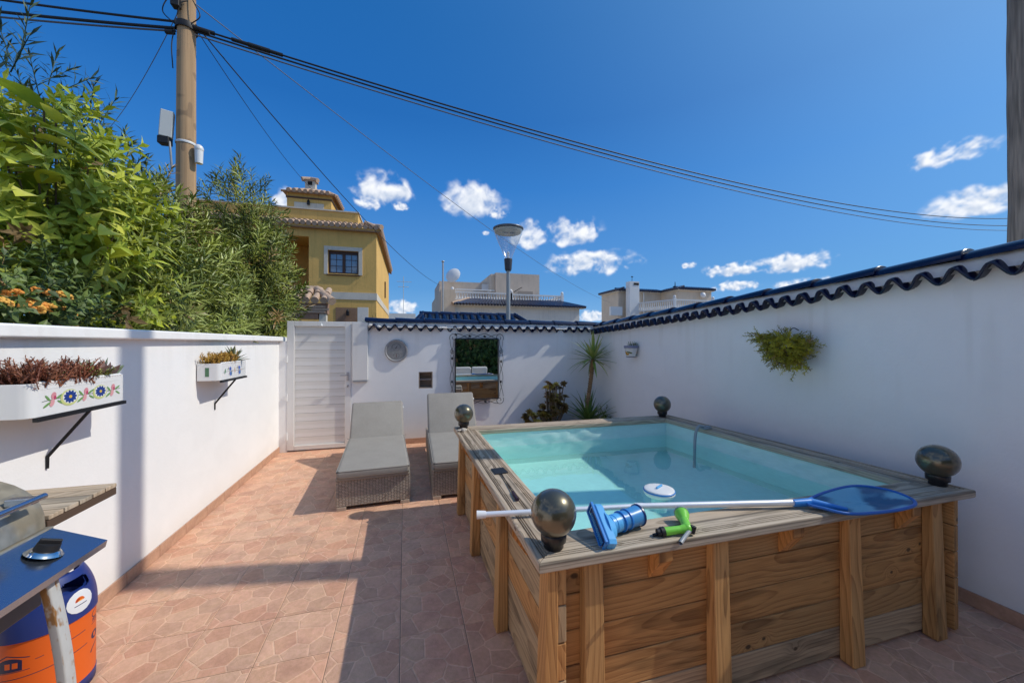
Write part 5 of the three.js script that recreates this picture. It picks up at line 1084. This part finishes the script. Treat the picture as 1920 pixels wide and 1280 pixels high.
function cable(label, a, b, sag, r, mat = M.cable, extra) {
  const pts = []; for (let i = 0; i <= 24; i++) { const u = i / 24; pts.push(V(mix(a[0], b[0], u), mix(a[1], b[1], u) - sag * 4 * u * (1 - u), mix(a[2], b[2], u))); }
  const list = [tube(pts, r, 60, 6)];
  if (extra) for (const [u0, u1, rr] of extra) { const q = pts.map((p) => p); const cr = new THREE.CatmullRomCurve3(q); const seg = []; for (let k = 0; k <= 6; k++) seg.push(cr.getPoint(mix(u0, u1, k / 6))); list.push(tube(seg, rr, 14, 8)); }
  return solo('overhead_cable', list, mat, label, 'cable', 'cables strung from the wooden pole');
}
const PX = -2.9, PZ = -6.2;
cable('thick black main cable running right from the pole, topmost of its bundle', [PX + 0.12, 5.95, PZ], [30, 7.75, -10.4], 1.05, 0.014, M.cable, [[0.0, 0.006, 0.028], [0.012, 0.031, 0.026], [0.018, 0.026, 0.032]]);
cable('middle black cable of the bundle running right from the pole', [PX + 0.12, 5.88, PZ + 0.03], [30, 7.35, -10.4], 0.98, 0.014, M.cable);
cable('lowest dark grey cable of the bundle running right from the pole', [PX + 0.12, 5.82, PZ + 0.05], [30, 7.12, -10.4], 0.98, 0.011, M.cableGrey);
cable('upper black cable running left from the pole', [PX - 0.1, 5.95, PZ + 0.05], [-11, 7.4, -8.5], 0.12, 0.016, M.cable);
cable('middle twisted black cable running left from the pole', [PX - 0.1, 5.86, PZ + 0.05], [-11, 7.05, -8.5], 0.12, 0.02, M.cable);
cable('lower grey cable running left from the pole', [PX - 0.1, 5.82, PZ + 0.05], [-11, 6.9, -8.5], 0.12, 0.013, M.cableGrey);
cable('thin cable slanting down to the far left behind the leaves', [PX - 0.05, 6.25, PZ], [-13.5, 10.5, -20], 1.2, 0.005, M.cableGrey);
cable('thin grey service wire from the pole to the cream house on the right', [PX + 0.1, 6.28, PZ], [14.6, 4.6, -25], 0.5, 0.007, M.cableGrey);
cable('thin dark wire sloping from the pole to the tower of the ochre house', [PX + 0.1, 5.95, PZ], [-3.2, 7.35, -16.5], 0.25, 0.006, M.cable);
cable('dark wire sloping from the pole to the beige house with the terrace', [PX + 0.1, 6.0, PZ], [2.1, 5.2, -24], 0.5, 0.009, M.cable);
{ // street lamp
  const t = thing('street_lamp', 'street lamp with a clear conical glass bowl on a grey post behind the back wall', 'street lamp', [1.962, -0.1, -7.24]);
  part('post', cyl(0.05, 0.038, V(0, 0, 0), V(0, 3.2, 0), 20), std([0.36, 0.36, 0.35], { metalness: 0.5, roughness: 0.45 }), t);
  part('collar', lathe([[0.055, 3.13], [0.068, 3.16], [0.082, 3.36], [0.075, 3.37], [0, 3.37]], 24), std([0.04, 0.04, 0.05], { roughness: 0.4 }), t);
  part('glass_bowl', lathe([[0.07, 3.37], [0.085, 3.42], [0.14, 3.55], [0.22, 3.73], [0.27, 3.86], [0.288, 3.95]], 40), M.glass, t);
  part('top_ring', lathe([[0.285, 3.94], [0.302, 3.95], [0.304, 3.975], [0.285, 3.985], [0.1, 4.0], [0, 4.003]], 40), std([0.13, 0.14, 0.16], { roughness: 0.4, metalness: 0.4 }), t);
  part('reflector', lathe([[0.283, 3.93], [0.25, 3.88], [0.12, 3.87], [0, 3.87]], 40), std([0.72, 0.68, 0.55], { roughness: 0.5 }), t);
  for (const s of [-1, 1]) { const e = box(0.09, 0.012, 0.06, 0, 0, 0, 0.005); part('lamp_vent', e, M.plasticGrey, t, [s * 0.06, 3.862, 0.06], [0, s * 0.4, 0]); }
  part('bulb_holder', [cyl(0.03, 0.022, V(0, 3.37, 0), V(0, 3.47, 0), 14), ball(0.03, 0, 3.48, 0, 1.2, 12)], M.ceramic, t);
}
{ // little blue roof behind the back wall
  const t = thing('gate_roof', 'small pitched roof of glazed blue tiles on a white wall just behind the back wall', 'roof');
  part('support_wall', bx(0.4, 2.5, -0.1, 2.1, -8.75, -8.5), M.white, t);
  for (let i = 0; i < 14; i++) { const g = cyl(0.062, 0.055, V(0, 0, 0), V(0, 0.19, -0.36), 12); part('roof_tile', g, M.glaze, t, [0.36 + i * 0.156, 2.07, -8.3]); }
  part('mortar_bed', prism([[0.25, 2.04], [2.63, 2.04], [2.46, 2.25], [0.4, 2.25]], 0.05).translate(0, 0, -8.62), M.mortar, t);
  for (let i = 0; i < 5; i++) part('ridge_tile', ridgeTile, M.glaze, t, [0.3 + i * 0.447, 2.23, -8.62], [0, Math.PI / 2, 0]);
  part('hip_tile', cyl(0.06, 0.05, V(2.68, 2.07, -8.28), V(2.48, 2.27, -8.6), 12), M.glaze, t);
  part('hip_tile', cyl(0.06, 0.05, V(0.22, 2.07, -8.28), V(0.38, 2.27, -8.6), 12), M.glaze, t);
}

// ------------------------------------------------------------------ houses
function tileRow(parent, x0, x1, y, z, run, rise, pitch, mat, r = 0.085) {            // barrel tiles running back (towards -z) and up, with an upper second course
  const n = Math.round((x1 - x0) / pitch), g1 = cyl(r, r * 0.82, V(0, 0, 0), V(0, rise * 0.55, -run * 0.55), 10), g2 = cyl(r * 1.05, r * 0.82, V(0, rise * 0.5 + 0.025, -run * 0.5), V(0, rise + 0.025, -run), 10);
  const g = merge([g1, g2]);
  for (let i = 0; i < n; i++) part('roof_tile', g, mat, parent, [x0 + (i + 0.5) * (x1 - x0) / n, y + R(-0.008, 0.008), z]);
}
{ // ochre house: origin at its front right corner
  seed(2001);
  const t = thing('ochre_house', 'ochre yellow house with clay tile eaves and a small roof tower beyond the gate', 'house', [-1.05, -0.1, -15], -0.0117);
  const L = -6.5, D = -8.5;
  const s = new THREE.Shape([[L, 0], [0, 0], [0, 5.85], [L, 5.85]].map(([x, y]) => new THREE.Vector2(x, y)));
  const hole = (x0, x1, y0, y1) => s.holes.push(new THREE.Path([[x0, y0], [x0, y1], [x1, y1], [x1, y0]].map(([x, y]) => new THREE.Vector2(x, y))));
  hole(-1.662, -0.62, 4.24, 5.08); hole(-3.9, -2.29, 3.55, 5.52);
  const fg = flat(new THREE.ExtrudeGeometry(s, { depth: 0.25, bevelEnabled: false })); fg.translate(0, 0, -0.25);
  part('wall', [uvBox(fg), bx(-0.25, 0, 0, 5.85, D, -0.251), bx(L, -0.251, 0, 5.85, D, D + 0.25), bx(L, L + 0.25, 0, 5.85, D + 0.251, -0.251), bx(-3.9, -2.25, 3.4, 3.54, -2.0, -0.251), bx(-3.9, -2.28, 3.541, 5.6, -2.1, -2.0), bx(-2.28, -2.2, 3.541, 5.6, -2.0, -0.252), bx(-3.95, -2.2, 5.601, 5.7, -2.1, -0.251), bx(-3.98, -3.901, 3.541, 5.6, -2.0, -0.252)], M.yellow, t);
  const win = part('window', [bx(-1.662, -0.62, 4.97, 5.08, -0.18, -0.1), bx(-1.662, -0.62, 4.24, 4.3, -0.18, -0.1), bx(-1.662, -1.6, 4.3, 4.97, -0.18, -0.1), bx(-0.68, -0.62, 4.3, 4.97, -0.18, -0.1), bx(-1.19, -1.09, 4.3, 4.97, -0.175, -0.095)], M.brown, t);
  part('pane', bx(-1.6, -1.19, 4.3, 4.97, -0.15, -0.143), M.pane, win); part('pane', bx(-1.09, -0.68, 4.3, 4.97, -0.15, -0.143), M.pane, win);
  const bars = []; for (const [a, b] of [[-1.6, -1.19], [-1.09, -0.68]]) { bars.push(bx((a + b) / 2 - 0.008, (a + b) / 2 + 0.008, 4.3, 4.97, -0.142, -0.13)); for (const y of [4.53, 4.77]) bars.push(bx(a, b, y - 0.008, y + 0.008, -0.142, -0.131)); }
  part('glazing_bars', bars, M.brown, win);
  part('window_surround', [bx(-1.79, -1.663, 4.2, 5.22, -0.05, 0.03), bx(-0.619, -0.49, 4.2, 5.22, -0.05, 0.03), bx(-1.662, -0.62, 5.081, 5.22, -0.05, 0.03)], M.creamTrim, t);
  part('window_sill', bx(-1.7, -0.58, 4.17, 4.2, -0.1, 0.06), M.brown, t);
  part('string_course', [bx(-1.6, 0.02, 3.3, 3.56, 0.001, 0.02), bx(0.001, 0.02, 3.3, 3.56, D, 0.0)], M.creamTrim, t);
  part('side_pipe', [cyl(0.03, 0.03, V(0.04, 3.9, -4.5), V(0.04, 4.7, -4.5), 8)], M.brown, t);
  // garage recess on the ground floor
  part('garage_door', bx(-1.35, -0.4, 0.1, 2.35, 0.002, 0.02), M.brown, t);
  part('garage_lintel', [bx(-1.4, -0.35, 2.36, 3.0, 0.002, 0.015)], std([0.33, 0.2, 0.12], { map: rep(mottle, 0.6) }), t);
  part('wall_lantern', [box(0.1, 0.16, 0.1, 0, 0, 0.08, 0.02), cyl(0.07, 0.01, V(0, 0.08, 0.08), V(0, 0.16, 0.08), 8)], M.iron, t, [-0.98, 2.78, 0]);
  // eaves, tiled skirt roof, parapet
  const roof = part('roof', [bx(L, 0.12, 5.851, 5.92, -0.3, 0.14), bx(-0.2, 0.14, 5.85, 5.92, D - 0.1, -0.301), bx(L, -0.72, 5.93, 6.68, -0.75, -0.6), bx(-0.87, -0.72, 5.93, 6.68, D + 0.6, -0.751)], M.yellow, t);
  part('fascia', [bx(L, 0.16, 5.8, 5.852, 0.05, 0.16), bx(0.06, 0.16, 5.8, 5.852, D - 0.1, 0.049)], M.clayEdge, roof);
  part('parapet_cap', [bx(L, -0.68, 6.681, 6.73, -0.79, -0.56), bx(-0.91, -0.68, 6.681, 6.73, D + 0.6, -0.791)], M.creamTrim, roof);
  tileRow(roof, L, 0.1, 5.96, 0.2, 0.72, 0.24, 0.19, M.clay);
  const sideG = merge([cyl(0.085, 0.07, V(0, 0, 0), V(-0.62, 0.22, 0), 10)]);
  for (let i = 0; i < 40; i++) part('roof_tile', sideG, M.clay, roof, [0.2, 5.95, 0.05 - i * 0.215]);
  part('hip_tile', cyl(0.1, 0.09, V(0.2, 5.98, 0.22), V(-0.55, 6.24, -0.55), 10), M.clay, roof);
  // roof tower
  part('tower', [bx(-3.25, -1.72, 6.47, 7.39, -2.6, -0.9)], M.yellow, t);
  part('tower_band', bx(-3.28, -1.69, 7.17, 7.22, -2.63, -0.87), M.brown, t);
  part('tower_panel', bx(-3.0, -1.98, 6.57, 7.02, -0.899, -0.88), M.creamTrim, t);
  part('tower_lantern', [box(0.09, 0.14, 0.09, 0, 0, 0.06, 0.02), cyl(0.06, 0.01, V(0, 0.07, 0.06), V(0, 0.14, 0.06), 8)], M.iron, t, [-2.5, 6.99, -0.88]);
  const tr = part('tower_roof', (() => { const a = [[-3.41, 7.39, -0.74], [-1.56, 7.39, -0.74], [-1.56, 7.39, -2.76], [-3.41, 7.39, -2.76]], top = [-2.485, 7.82, -1.75], g = new THREE.BufferGeometry(), p = []; for (let i = 0; i < 4; i++) p.push(...a[i], ...a[(i + 1) % 4], ...top); p.push(...a[0], ...a[2], ...a[1], ...a[0], ...a[3], ...a[2]); g.setAttribute('position', new THREE.Float32BufferAttribute(p, 3)); g.computeVertexNormals(); return uvBox(g); })(), M.clay, t);
  part('tower_fascia', [bx(-3.41, -1.56, 7.33, 7.389, -0.8, -0.74), bx(-1.62, -1.56, 7.33, 7.389, -2.76, -0.801)], M.clayEdge, tr);
  for (let i = 0; i < 10; i++) { const x = -3.34 + i * 0.19, k = 1 - Math.abs(x + 2.485) / 0.92, run = 1.0 * k; if (run < 0.12) continue; part('roof_tile', cyl(0.075, 0.06, V(x, 7.4, -0.7), V(x, 7.4 + 0.43 * k, -0.7 - run), 8), M.clay, tr); }
  for (let i = 0; i < 10; i++) { const z = -0.85 - i * 0.2, k = 1 - Math.abs(z + 1.75) / 1.0; if (k < 0.12) continue; part('roof_tile', cyl(0.075, 0.06, V(-1.52, 7.4, z), V(-1.52 - 0.95 * k, 7.4 + 0.43 * k, z), 8), M.clay, tr); }
  const ch = part('chimney', bx(-2.76, -2.4, 7.6, 8.08, -1.7, -1.4), M.creamTrim, tr);
  part('chimney_cap', [cyl(0.09, 0.075, V(-2.86, 8.1, -1.38), V(-2.58, 8.2, -1.55), 8), cyl(0.09, 0.075, V(-2.3, 8.1, -1.38), V(-2.58, 8.2, -1.55), 8), bx(-2.82, -2.34, 8.081, 8.11, -1.76, -1.34)], M.clay, tr);
  part('chimney_vent', bx(-2.66, -2.5, 7.9, 8.04, -1.399, -1.39), M.dark, tr);
  // tiled porch with brick pillar in front
  const pz = 3.0;
  part('porch_beam', [bx(-3.6, -1.1, 2.55, 2.85, pz - 0.3, pz), bx(-3.6, -1.35, 2.4, 2.549, pz - 0.28, pz - 0.02)], M.brick, t);
  const bricks = new THREE.BoxGeometry(0.2, 0.055, 0.02);
  for (let i = 0; i < 12; i++) for (let j = 0; j < 3; j++) part('brick', bricks, M.clay, t, [-3.5 + i * 0.205 + (j % 2) * 0.1, 2.6 + j * 0.075, pz + 0.006]);
  part('porch_pillar', [bx(-1.32, -1.14, 0, 2.549, pz - 0.25, pz - 0.04)], M.creamTrim, t);
  part('porch_dark', bx(-3.6, -1.5, 0.1, 2.2, pz - 0.6, pz - 0.55), M.brown, t);
  part('letter_box', bx(-1.72, -1.5, 2.16, 2.34, pz - 0.549, pz - 0.45), std([0.22, 0.05, 0.03]), t);
  part('porch_side', bx(-0.55, -0.2, 0, 2.95, pz - 2.2, pz - 2.15), M.paleWall, t);
  const pr = sub('porch_roof', t);
  tileRow(pr, -3.7, -1.05, 2.92, pz + 0.1, 0.75, 0.38, 0.24, M.clay, 0.105);
  part('hip_tile', cyl(0.12, 0.1, V(-0.95, 2.9, pz + 0.1), V(-1.5, 3.34, pz - 0.6), 10), M.clay, pr);
  part('ridge_tile', cyl(0.1, 0.1, V(-3.7, 3.33, pz - 0.62), V(-1.5, 3.33, pz - 0.62), 10), M.clay, pr);
}
function balustrade(parent, a, b, y0, y1, n, posts = 'ab') {
  const A = V(a[0], 0, a[1]), B = V(b[0], 0, b[1]), list = [], along = B.clone().sub(A), L = along.length(), ang = Math.atan2(-along.z, along.x), mid = A.clone().add(B).multiplyScalar(0.5), h = y1 - y0;
  const rail = merge([box(L, 0.1, 0.16, 0, h - 0.05, 0), box(L, 0.08, 0.16, 0, 0.04, 0)]); rail.rotateY(ang); rail.translate(mid.x, y0, mid.z);
  const r = part('rail', rail, M.whitePaint, parent);
  const bg = lathe([[0.05, 0], [0.075, h * 0.3], [0.03, h * 0.55], [0.05, h * 0.8], [0.04, h]], 6);
  for (let i = 0; i < n; i++) { const p = A.clone().lerp(B, (i + 0.5) / n); list.push(bg.clone().translate(p.x, y0, p.z)); }
  const m = part('balusters', list, M.whitePaint, parent); m.userData.kind = 'stuff';
  for (const p of [...(posts.includes('a') ? [A] : []), ...(posts.includes('b') ? [B] : [])]) part('rail_post', [box(0.2, h + 0.08, 0.2, p.x, y0 + h / 2 + 0.04, p.z, 0.01), ball(0.11, p.x, y1 + 0.18, p.z, 1.1, 10)], M.whitePaint, parent);
}
{ // beige house with terrace
  const k = 26 / 22, X = (x) => x * k, Y = (y) => 1.6 + (y - 1.6) * k;
  const t = thing('beige_house', 'beige flat roofed house with a white balustrade terrace and a satellite dish', 'house', [0, -0.1, -26]);
  part('lower_wall', bx(X(2.75), X(10.65), 0, Y(3.88), -9, 0), M.paleWall, t);
  part('left_wing', [bx(X(1.95), X(2.74), 0, Y(4.75), -9, 0.3)], M.beige2, t);
  part('upper_block', [bx(X(2.1), X(5.2), Y(3.9), Y(5.68), -8, -3.2)], M.beige, t);
  part('stair_tower', [bx(X(5.45), X(8.35), Y(3.9), Y(6.1), -7, -1.3)], M.beige, t);
  part('tower_side', [bx(X(5.2), X(5.449), Y(3.9), Y(6.05), -7, -1.6)], M.beige2, t);
  part('tower_door', bx(X(6.9), X(7.9), Y(4.2), Y(5.0), -1.299, -1.28), std([0.36, 0.30, 0.25]), t);
  part('terrace_floor', bx(X(2.75), X(9.9), Y(3.881), Y(4.2), -9, -0.9), M.paleWall, t);
  balustrade(t, [X(2.7), -0.8], [X(6.3), -0.8], Y(4.3), Y(4.78), 22); balustrade(t, [X(6.35), -0.8], [X(9.75), -0.8], Y(4.3), Y(4.74), 20); balustrade(t, [X(9.75), -0.9], [X(9.75), -4], Y(4.3), Y(4.74), 14, '');
  part('pergola', [box(X(2.4), 0.07, 0.07, X(4.2), Y(4.98), -1.4), box(X(2.4), 0.06, 0.06, X(4.2), Y(4.92), -2.2), box(0.07, 0.07, 1.0, X(2.95), Y(4.95), -1.8), box(0.07, 0.07, 1.0, X(5.1), Y(4.95), -1.8)], M.whitePaint, t);
  // tiled skirt roof
  const roof = part('roof', sheet(1, 1, (u, v) => [mix(mix(X(2.55), X(3.6), v), mix(X(11.0), X(9.6), v), u), mix(Y(3.92), Y(4.36), v), mix(0.5, -0.85, v)]), M.darkTile, t);
  const rows = []; for (let i = 0; i < 46; i++) { const u = (i + 0.5) / 46; rows.push(cyl(0.085, 0.07, V(mix(X(2.55), X(11.0), u), Y(3.93), 0.5), V(mix(X(3.6), X(9.6), u), Y(4.38), -0.85), 8)); }
  part('roof_tiles', rows, M.darkTile, roof).userData.kind = 'stuff';
  part('hip_tile', cyl(0.1, 0.09, V(X(2.55), Y(3.95), 0.5), V(X(3.75), Y(4.4), -0.85), 8), M.clay, roof);
  part('eave', bx(X(2.6), X(10.95), Y(3.86), Y(3.915), -0.3, 0.42), M.paleWall, t);
  part('flue', [cyl(0.06, 0.06, V(X(2.03), Y(3.2), 0.5), V(X(2.03), Y(6.2), 0.5), 10), ball(0.1, X(2.03), Y(6.28), 0.5, 0.8, 10)], std([0.45, 0.46, 0.47], { metalness: 0.6, roughness: 0.4 }), t);
  const dish = new THREE.SphereGeometry(0.75, 24, 8, 0, Math.PI * 2, 0, 0.9); dish.scale(1, 0.6, 1);
  part('satellite_dish', [flat(dish)], M.whitePaint, t, [X(3.05), Y(5.95), -3.0], [1.0, 0.3, 0.55]);
  part('air_conditioner', box(0.5, 0.5, 0.3, X(5.0), Y(5.3), -2.6, 0.02), M.whitePaint, t);
  part('lamp_arm', tube([V(X(6.6), Y(4.9), -1.2), V(X(6.9), Y(5.1), -1.0), V(X(7.1), Y(5.2), -1.0)], 0.025, 10, 5), M.iron, t);
}
{ // cream house on the right
  const k = 26 / 22, S = (x, y, z) => [x * k, 1.6 + (y - 1.6) * k, z * k], Y = (y) => 1.6 + (y - 1.6) * k;
  const t = thing('cream_house', 'cream house with blue tile eaves, white chimney and corner terrace above the right wall', 'house', [0, -0.1, 0]);
  const B = (x0, x1, y0, y1, z0, z1) => bx(x0 * k, x1 * k, y0, y1, z0 * k, z1 * k);
  part('rear_wing', B(14.56, 18.1, 0, Y(5.32), -26.2, -23.8), M.beige2, t);
  part('front_wing', B(18.1, 20.9, 0, Y(5.32), -26.2, -22.0), M.beige2, t);
  part('terrace_wall', B(16.6, 24.5, 0, Y(3.86), -23.79, -20.5), M.beige2, t);
  part('terrace_return', B(15.3, 16.59, 0, Y(3.7), -24.9, -23.81), M.beige2, t);
  part('eave_trim', [B(14.4, 18.0, Y(5.32), Y(5.4), -26.2, -23.65), B(18.0, 21.05, Y(5.32), Y(5.4), -26.2, -21.85)], M.paleWall, t);
  const roof = part('roof', [B(14.45, 18.2, Y(5.4), Y(5.46), -26, -23.9), B(18.2, 20.9, Y(5.4), Y(5.46), -26, -22.1)], M.darkTile, t);
  const rows = [];
  for (let i = 0; i < 18; i++) { const x = mix(14.45, 18.0, (i + 0.5) / 18) * k; rows.push(cyl(0.1, 0.08, V(x, Y(5.42), -23.5 * k), V(x, Y(5.62), -24.2 * k), 8)); }
  for (let i = 0; i < 15; i++) { const x = mix(18.0, 21.05, (i + 0.5) / 15) * k; rows.push(cyl(0.1, 0.08, V(x, Y(5.42), -21.7 * k), V(x, Y(5.62), -22.4 * k), 8)); }
  for (let i = 0; i < 12; i++) { const z = mix(-23.5, -26.2, (i + 0.5) / 12) * k; rows.push(cyl(0.1, 0.08, V(14.25 * k, Y(5.42), z), V(14.9 * k, Y(5.62), z), 8)); }
  for (let i = 0; i < 10; i++) { const z = mix(-21.8, -23.7, (i + 0.5) / 10) * k; rows.push(cyl(0.1, 0.08, V(17.85 * k, Y(5.42), z), V(18.5 * k, Y(5.62), z), 8)); }
  part('roof_tiles', rows, M.darkTile, roof).userData.kind = 'stuff';
  const ch = part('chimney', B(14.9, 15.65, 0, Y(5.95), -23.4, -22.9), M.whitePaint, t); part('vent', B(15.2, 15.6, Y(5.7), Y(5.85), -22.899, -22.88), M.dark, ch);
  part('weather_vane', [cyl(0.02, 0.02, V(15.2 * k, Y(5.95), -23.1 * k), V(15.2 * k, Y(6.35), -23.1 * k), 6), box(0.2, 0.06, 0.03, 15.2 * k, Y(6.3), -23.1 * k)], M.iron, t);
  part('roof_figure', [cyl(0.05, 0.02, V(18.1 * k, Y(5.55), -22.3 * k), V(18.1 * k, Y(5.95), -22.3 * k), 6), box(0.3, 0.06, 0.05, 18.05 * k, Y(5.6), -22.3 * k)], M.iron, t);
  part('downpipe', cyl(0.05, 0.05, V(16.55 * k, 0, -23.7 * k), V(16.55 * k, Y(5.3), -23.7 * k), 8), M.whitePaint, t);
  part('canopy', B(13.6, 14.5, Y(3.6), Y(4.2), -23.4, -23.2), M.whitePaint, t);
  balustrade(t, [15.2 * k, -24.2 * k], [16.6 * k, -20.5 * k], Y(3.87), Y(4.5), 26); balustrade(t, [16.6 * k, -20.5 * k], [19.6 * k, -20.5 * k], Y(3.87), Y(4.5), 18, 'b'); balustrade(t, [19.6 * k, -20.5 * k], [24.4 * k, -20.5 * k], Y(3.87), Y(4.5), 26, 'b');
  part('satellite_dish', flat(new THREE.SphereGeometry(0.3, 16, 6, 0, 6.3, 0, 0.9)), M.whitePaint, t, [20.0 * k, Y(5.0), -21.9 * k], [1.3, 0, 0.3]);
}
{ // distant white block between the houses, with an aerial
  const t = thing('distant_block', 'tiny pale building with an aerial far away right of the ochre house', 'building', [-1.5, -0.1, -60]);
  part('wall', bx(-1.6, 3.0, 0, 6.2, -6, 0), M.paleWall, t);
  part('window', [bx(-0.9, -0.1, 4.4, 5.4, 0.001, 0.02), bx(0.6, 1.4, 4.4, 5.4, 0.001, 0.02)], M.dark, t);
  part('aerial', [cyl(0.05, 0.05, V(1.2, 6.2, -1), V(1.2, 12, -1), 6), cyl(0.04, 0.04, V(0.2, 11.2, -1), V(2.4, 11.2, -1), 6), cyl(0.04, 0.04, V(0.4, 10.4, -1), V(2.0, 10.4, -1), 6)], M.boxGrey, t);
  seed(2301);
  const p = thing('palm_plant', 'small spiky palm beside the ochre house wall', 'palm', [-0.75, -0.1, -9.5]);
  part('trunk', cyl(0.09, 0.07, V(0, 0, 0), V(0, 1.9, 0), 12), M.bark, p);
  const fg = leafGeo(0.6, 0.05, 0.35, 0.3, 4, 0.5), fm = leafMat([0.13, 0.19, 0.04]);
  for (let i = 0; i < 40; i++) { const a = i * 2.4, e = R(0.1, 1.4), d = V(Math.cos(a) * Math.cos(e), Math.sin(e), Math.sin(a) * Math.cos(e)); const m = part('frond', fg, fm, p, [0, 1.9, 0]); m.quaternion.copy(orient(d, R(6))); m.scale.setScalar(R(0.6, 1)); }
}

// ------------------------------------------------------------------ behind the camera, seen in the mirror
{
  seed(2101);
  const t = thing('clipped_hedge', 'dense dark green hedge reflected in the wall mirror', 'hedge', [1, -0.1, 3.5]);
  crown(t, 'foliage', sprig(12, 0.16, 0.08, 0.05, 1.0, 0.3), leafMat([1, 1, 1], { roughness: 0.5 }), 3600, () => ({ p: V(R(-3.2, 5.5), R(0.2, 2.7), -0.3 + R(-0.12, 0.25)), d: V(R(-0.5, 0.5), 0.5, -0.8), s: R(0.8, 1.3) }), greens([0.03, 0.075, 0.012], [0.08, 0.15, 0.025], 0.3));
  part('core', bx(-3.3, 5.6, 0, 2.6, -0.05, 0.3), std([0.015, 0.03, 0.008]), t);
  const s = thing('outdoor_sofa', 'pale outdoor sofa reflected in the wall mirror', 'sofa', [2.1, 0, 2.3]);
  part('frame', [bx(-0.9, 1.1, 0.05, 0.28, -0.4, 0.42, 0.02)], M.rattan, s);
  for (const x of [-0.56, 0.1, 0.76]) { part('seat_cushion', box(0.64, 0.15, 0.7, x, 0.36, -0.03, 0.05), M.cream, s); const b = part('back_cushion', box(0.63, 0.48, 0.18, 0, 0, 0, 0.06), M.cream, s, [x, 0.64, 0.32], [-0.18, 0, 0]); }
  part('arm', bx(-1.08, -0.9, 0.05, 0.62, -0.4, 0.42, 0.04), M.cream, s); part('arm', bx(1.1, 1.2, 0.05, 0.62, -0.4, 0.42, 0.04), M.cream, s);
}

renderer.render(scene, camera);
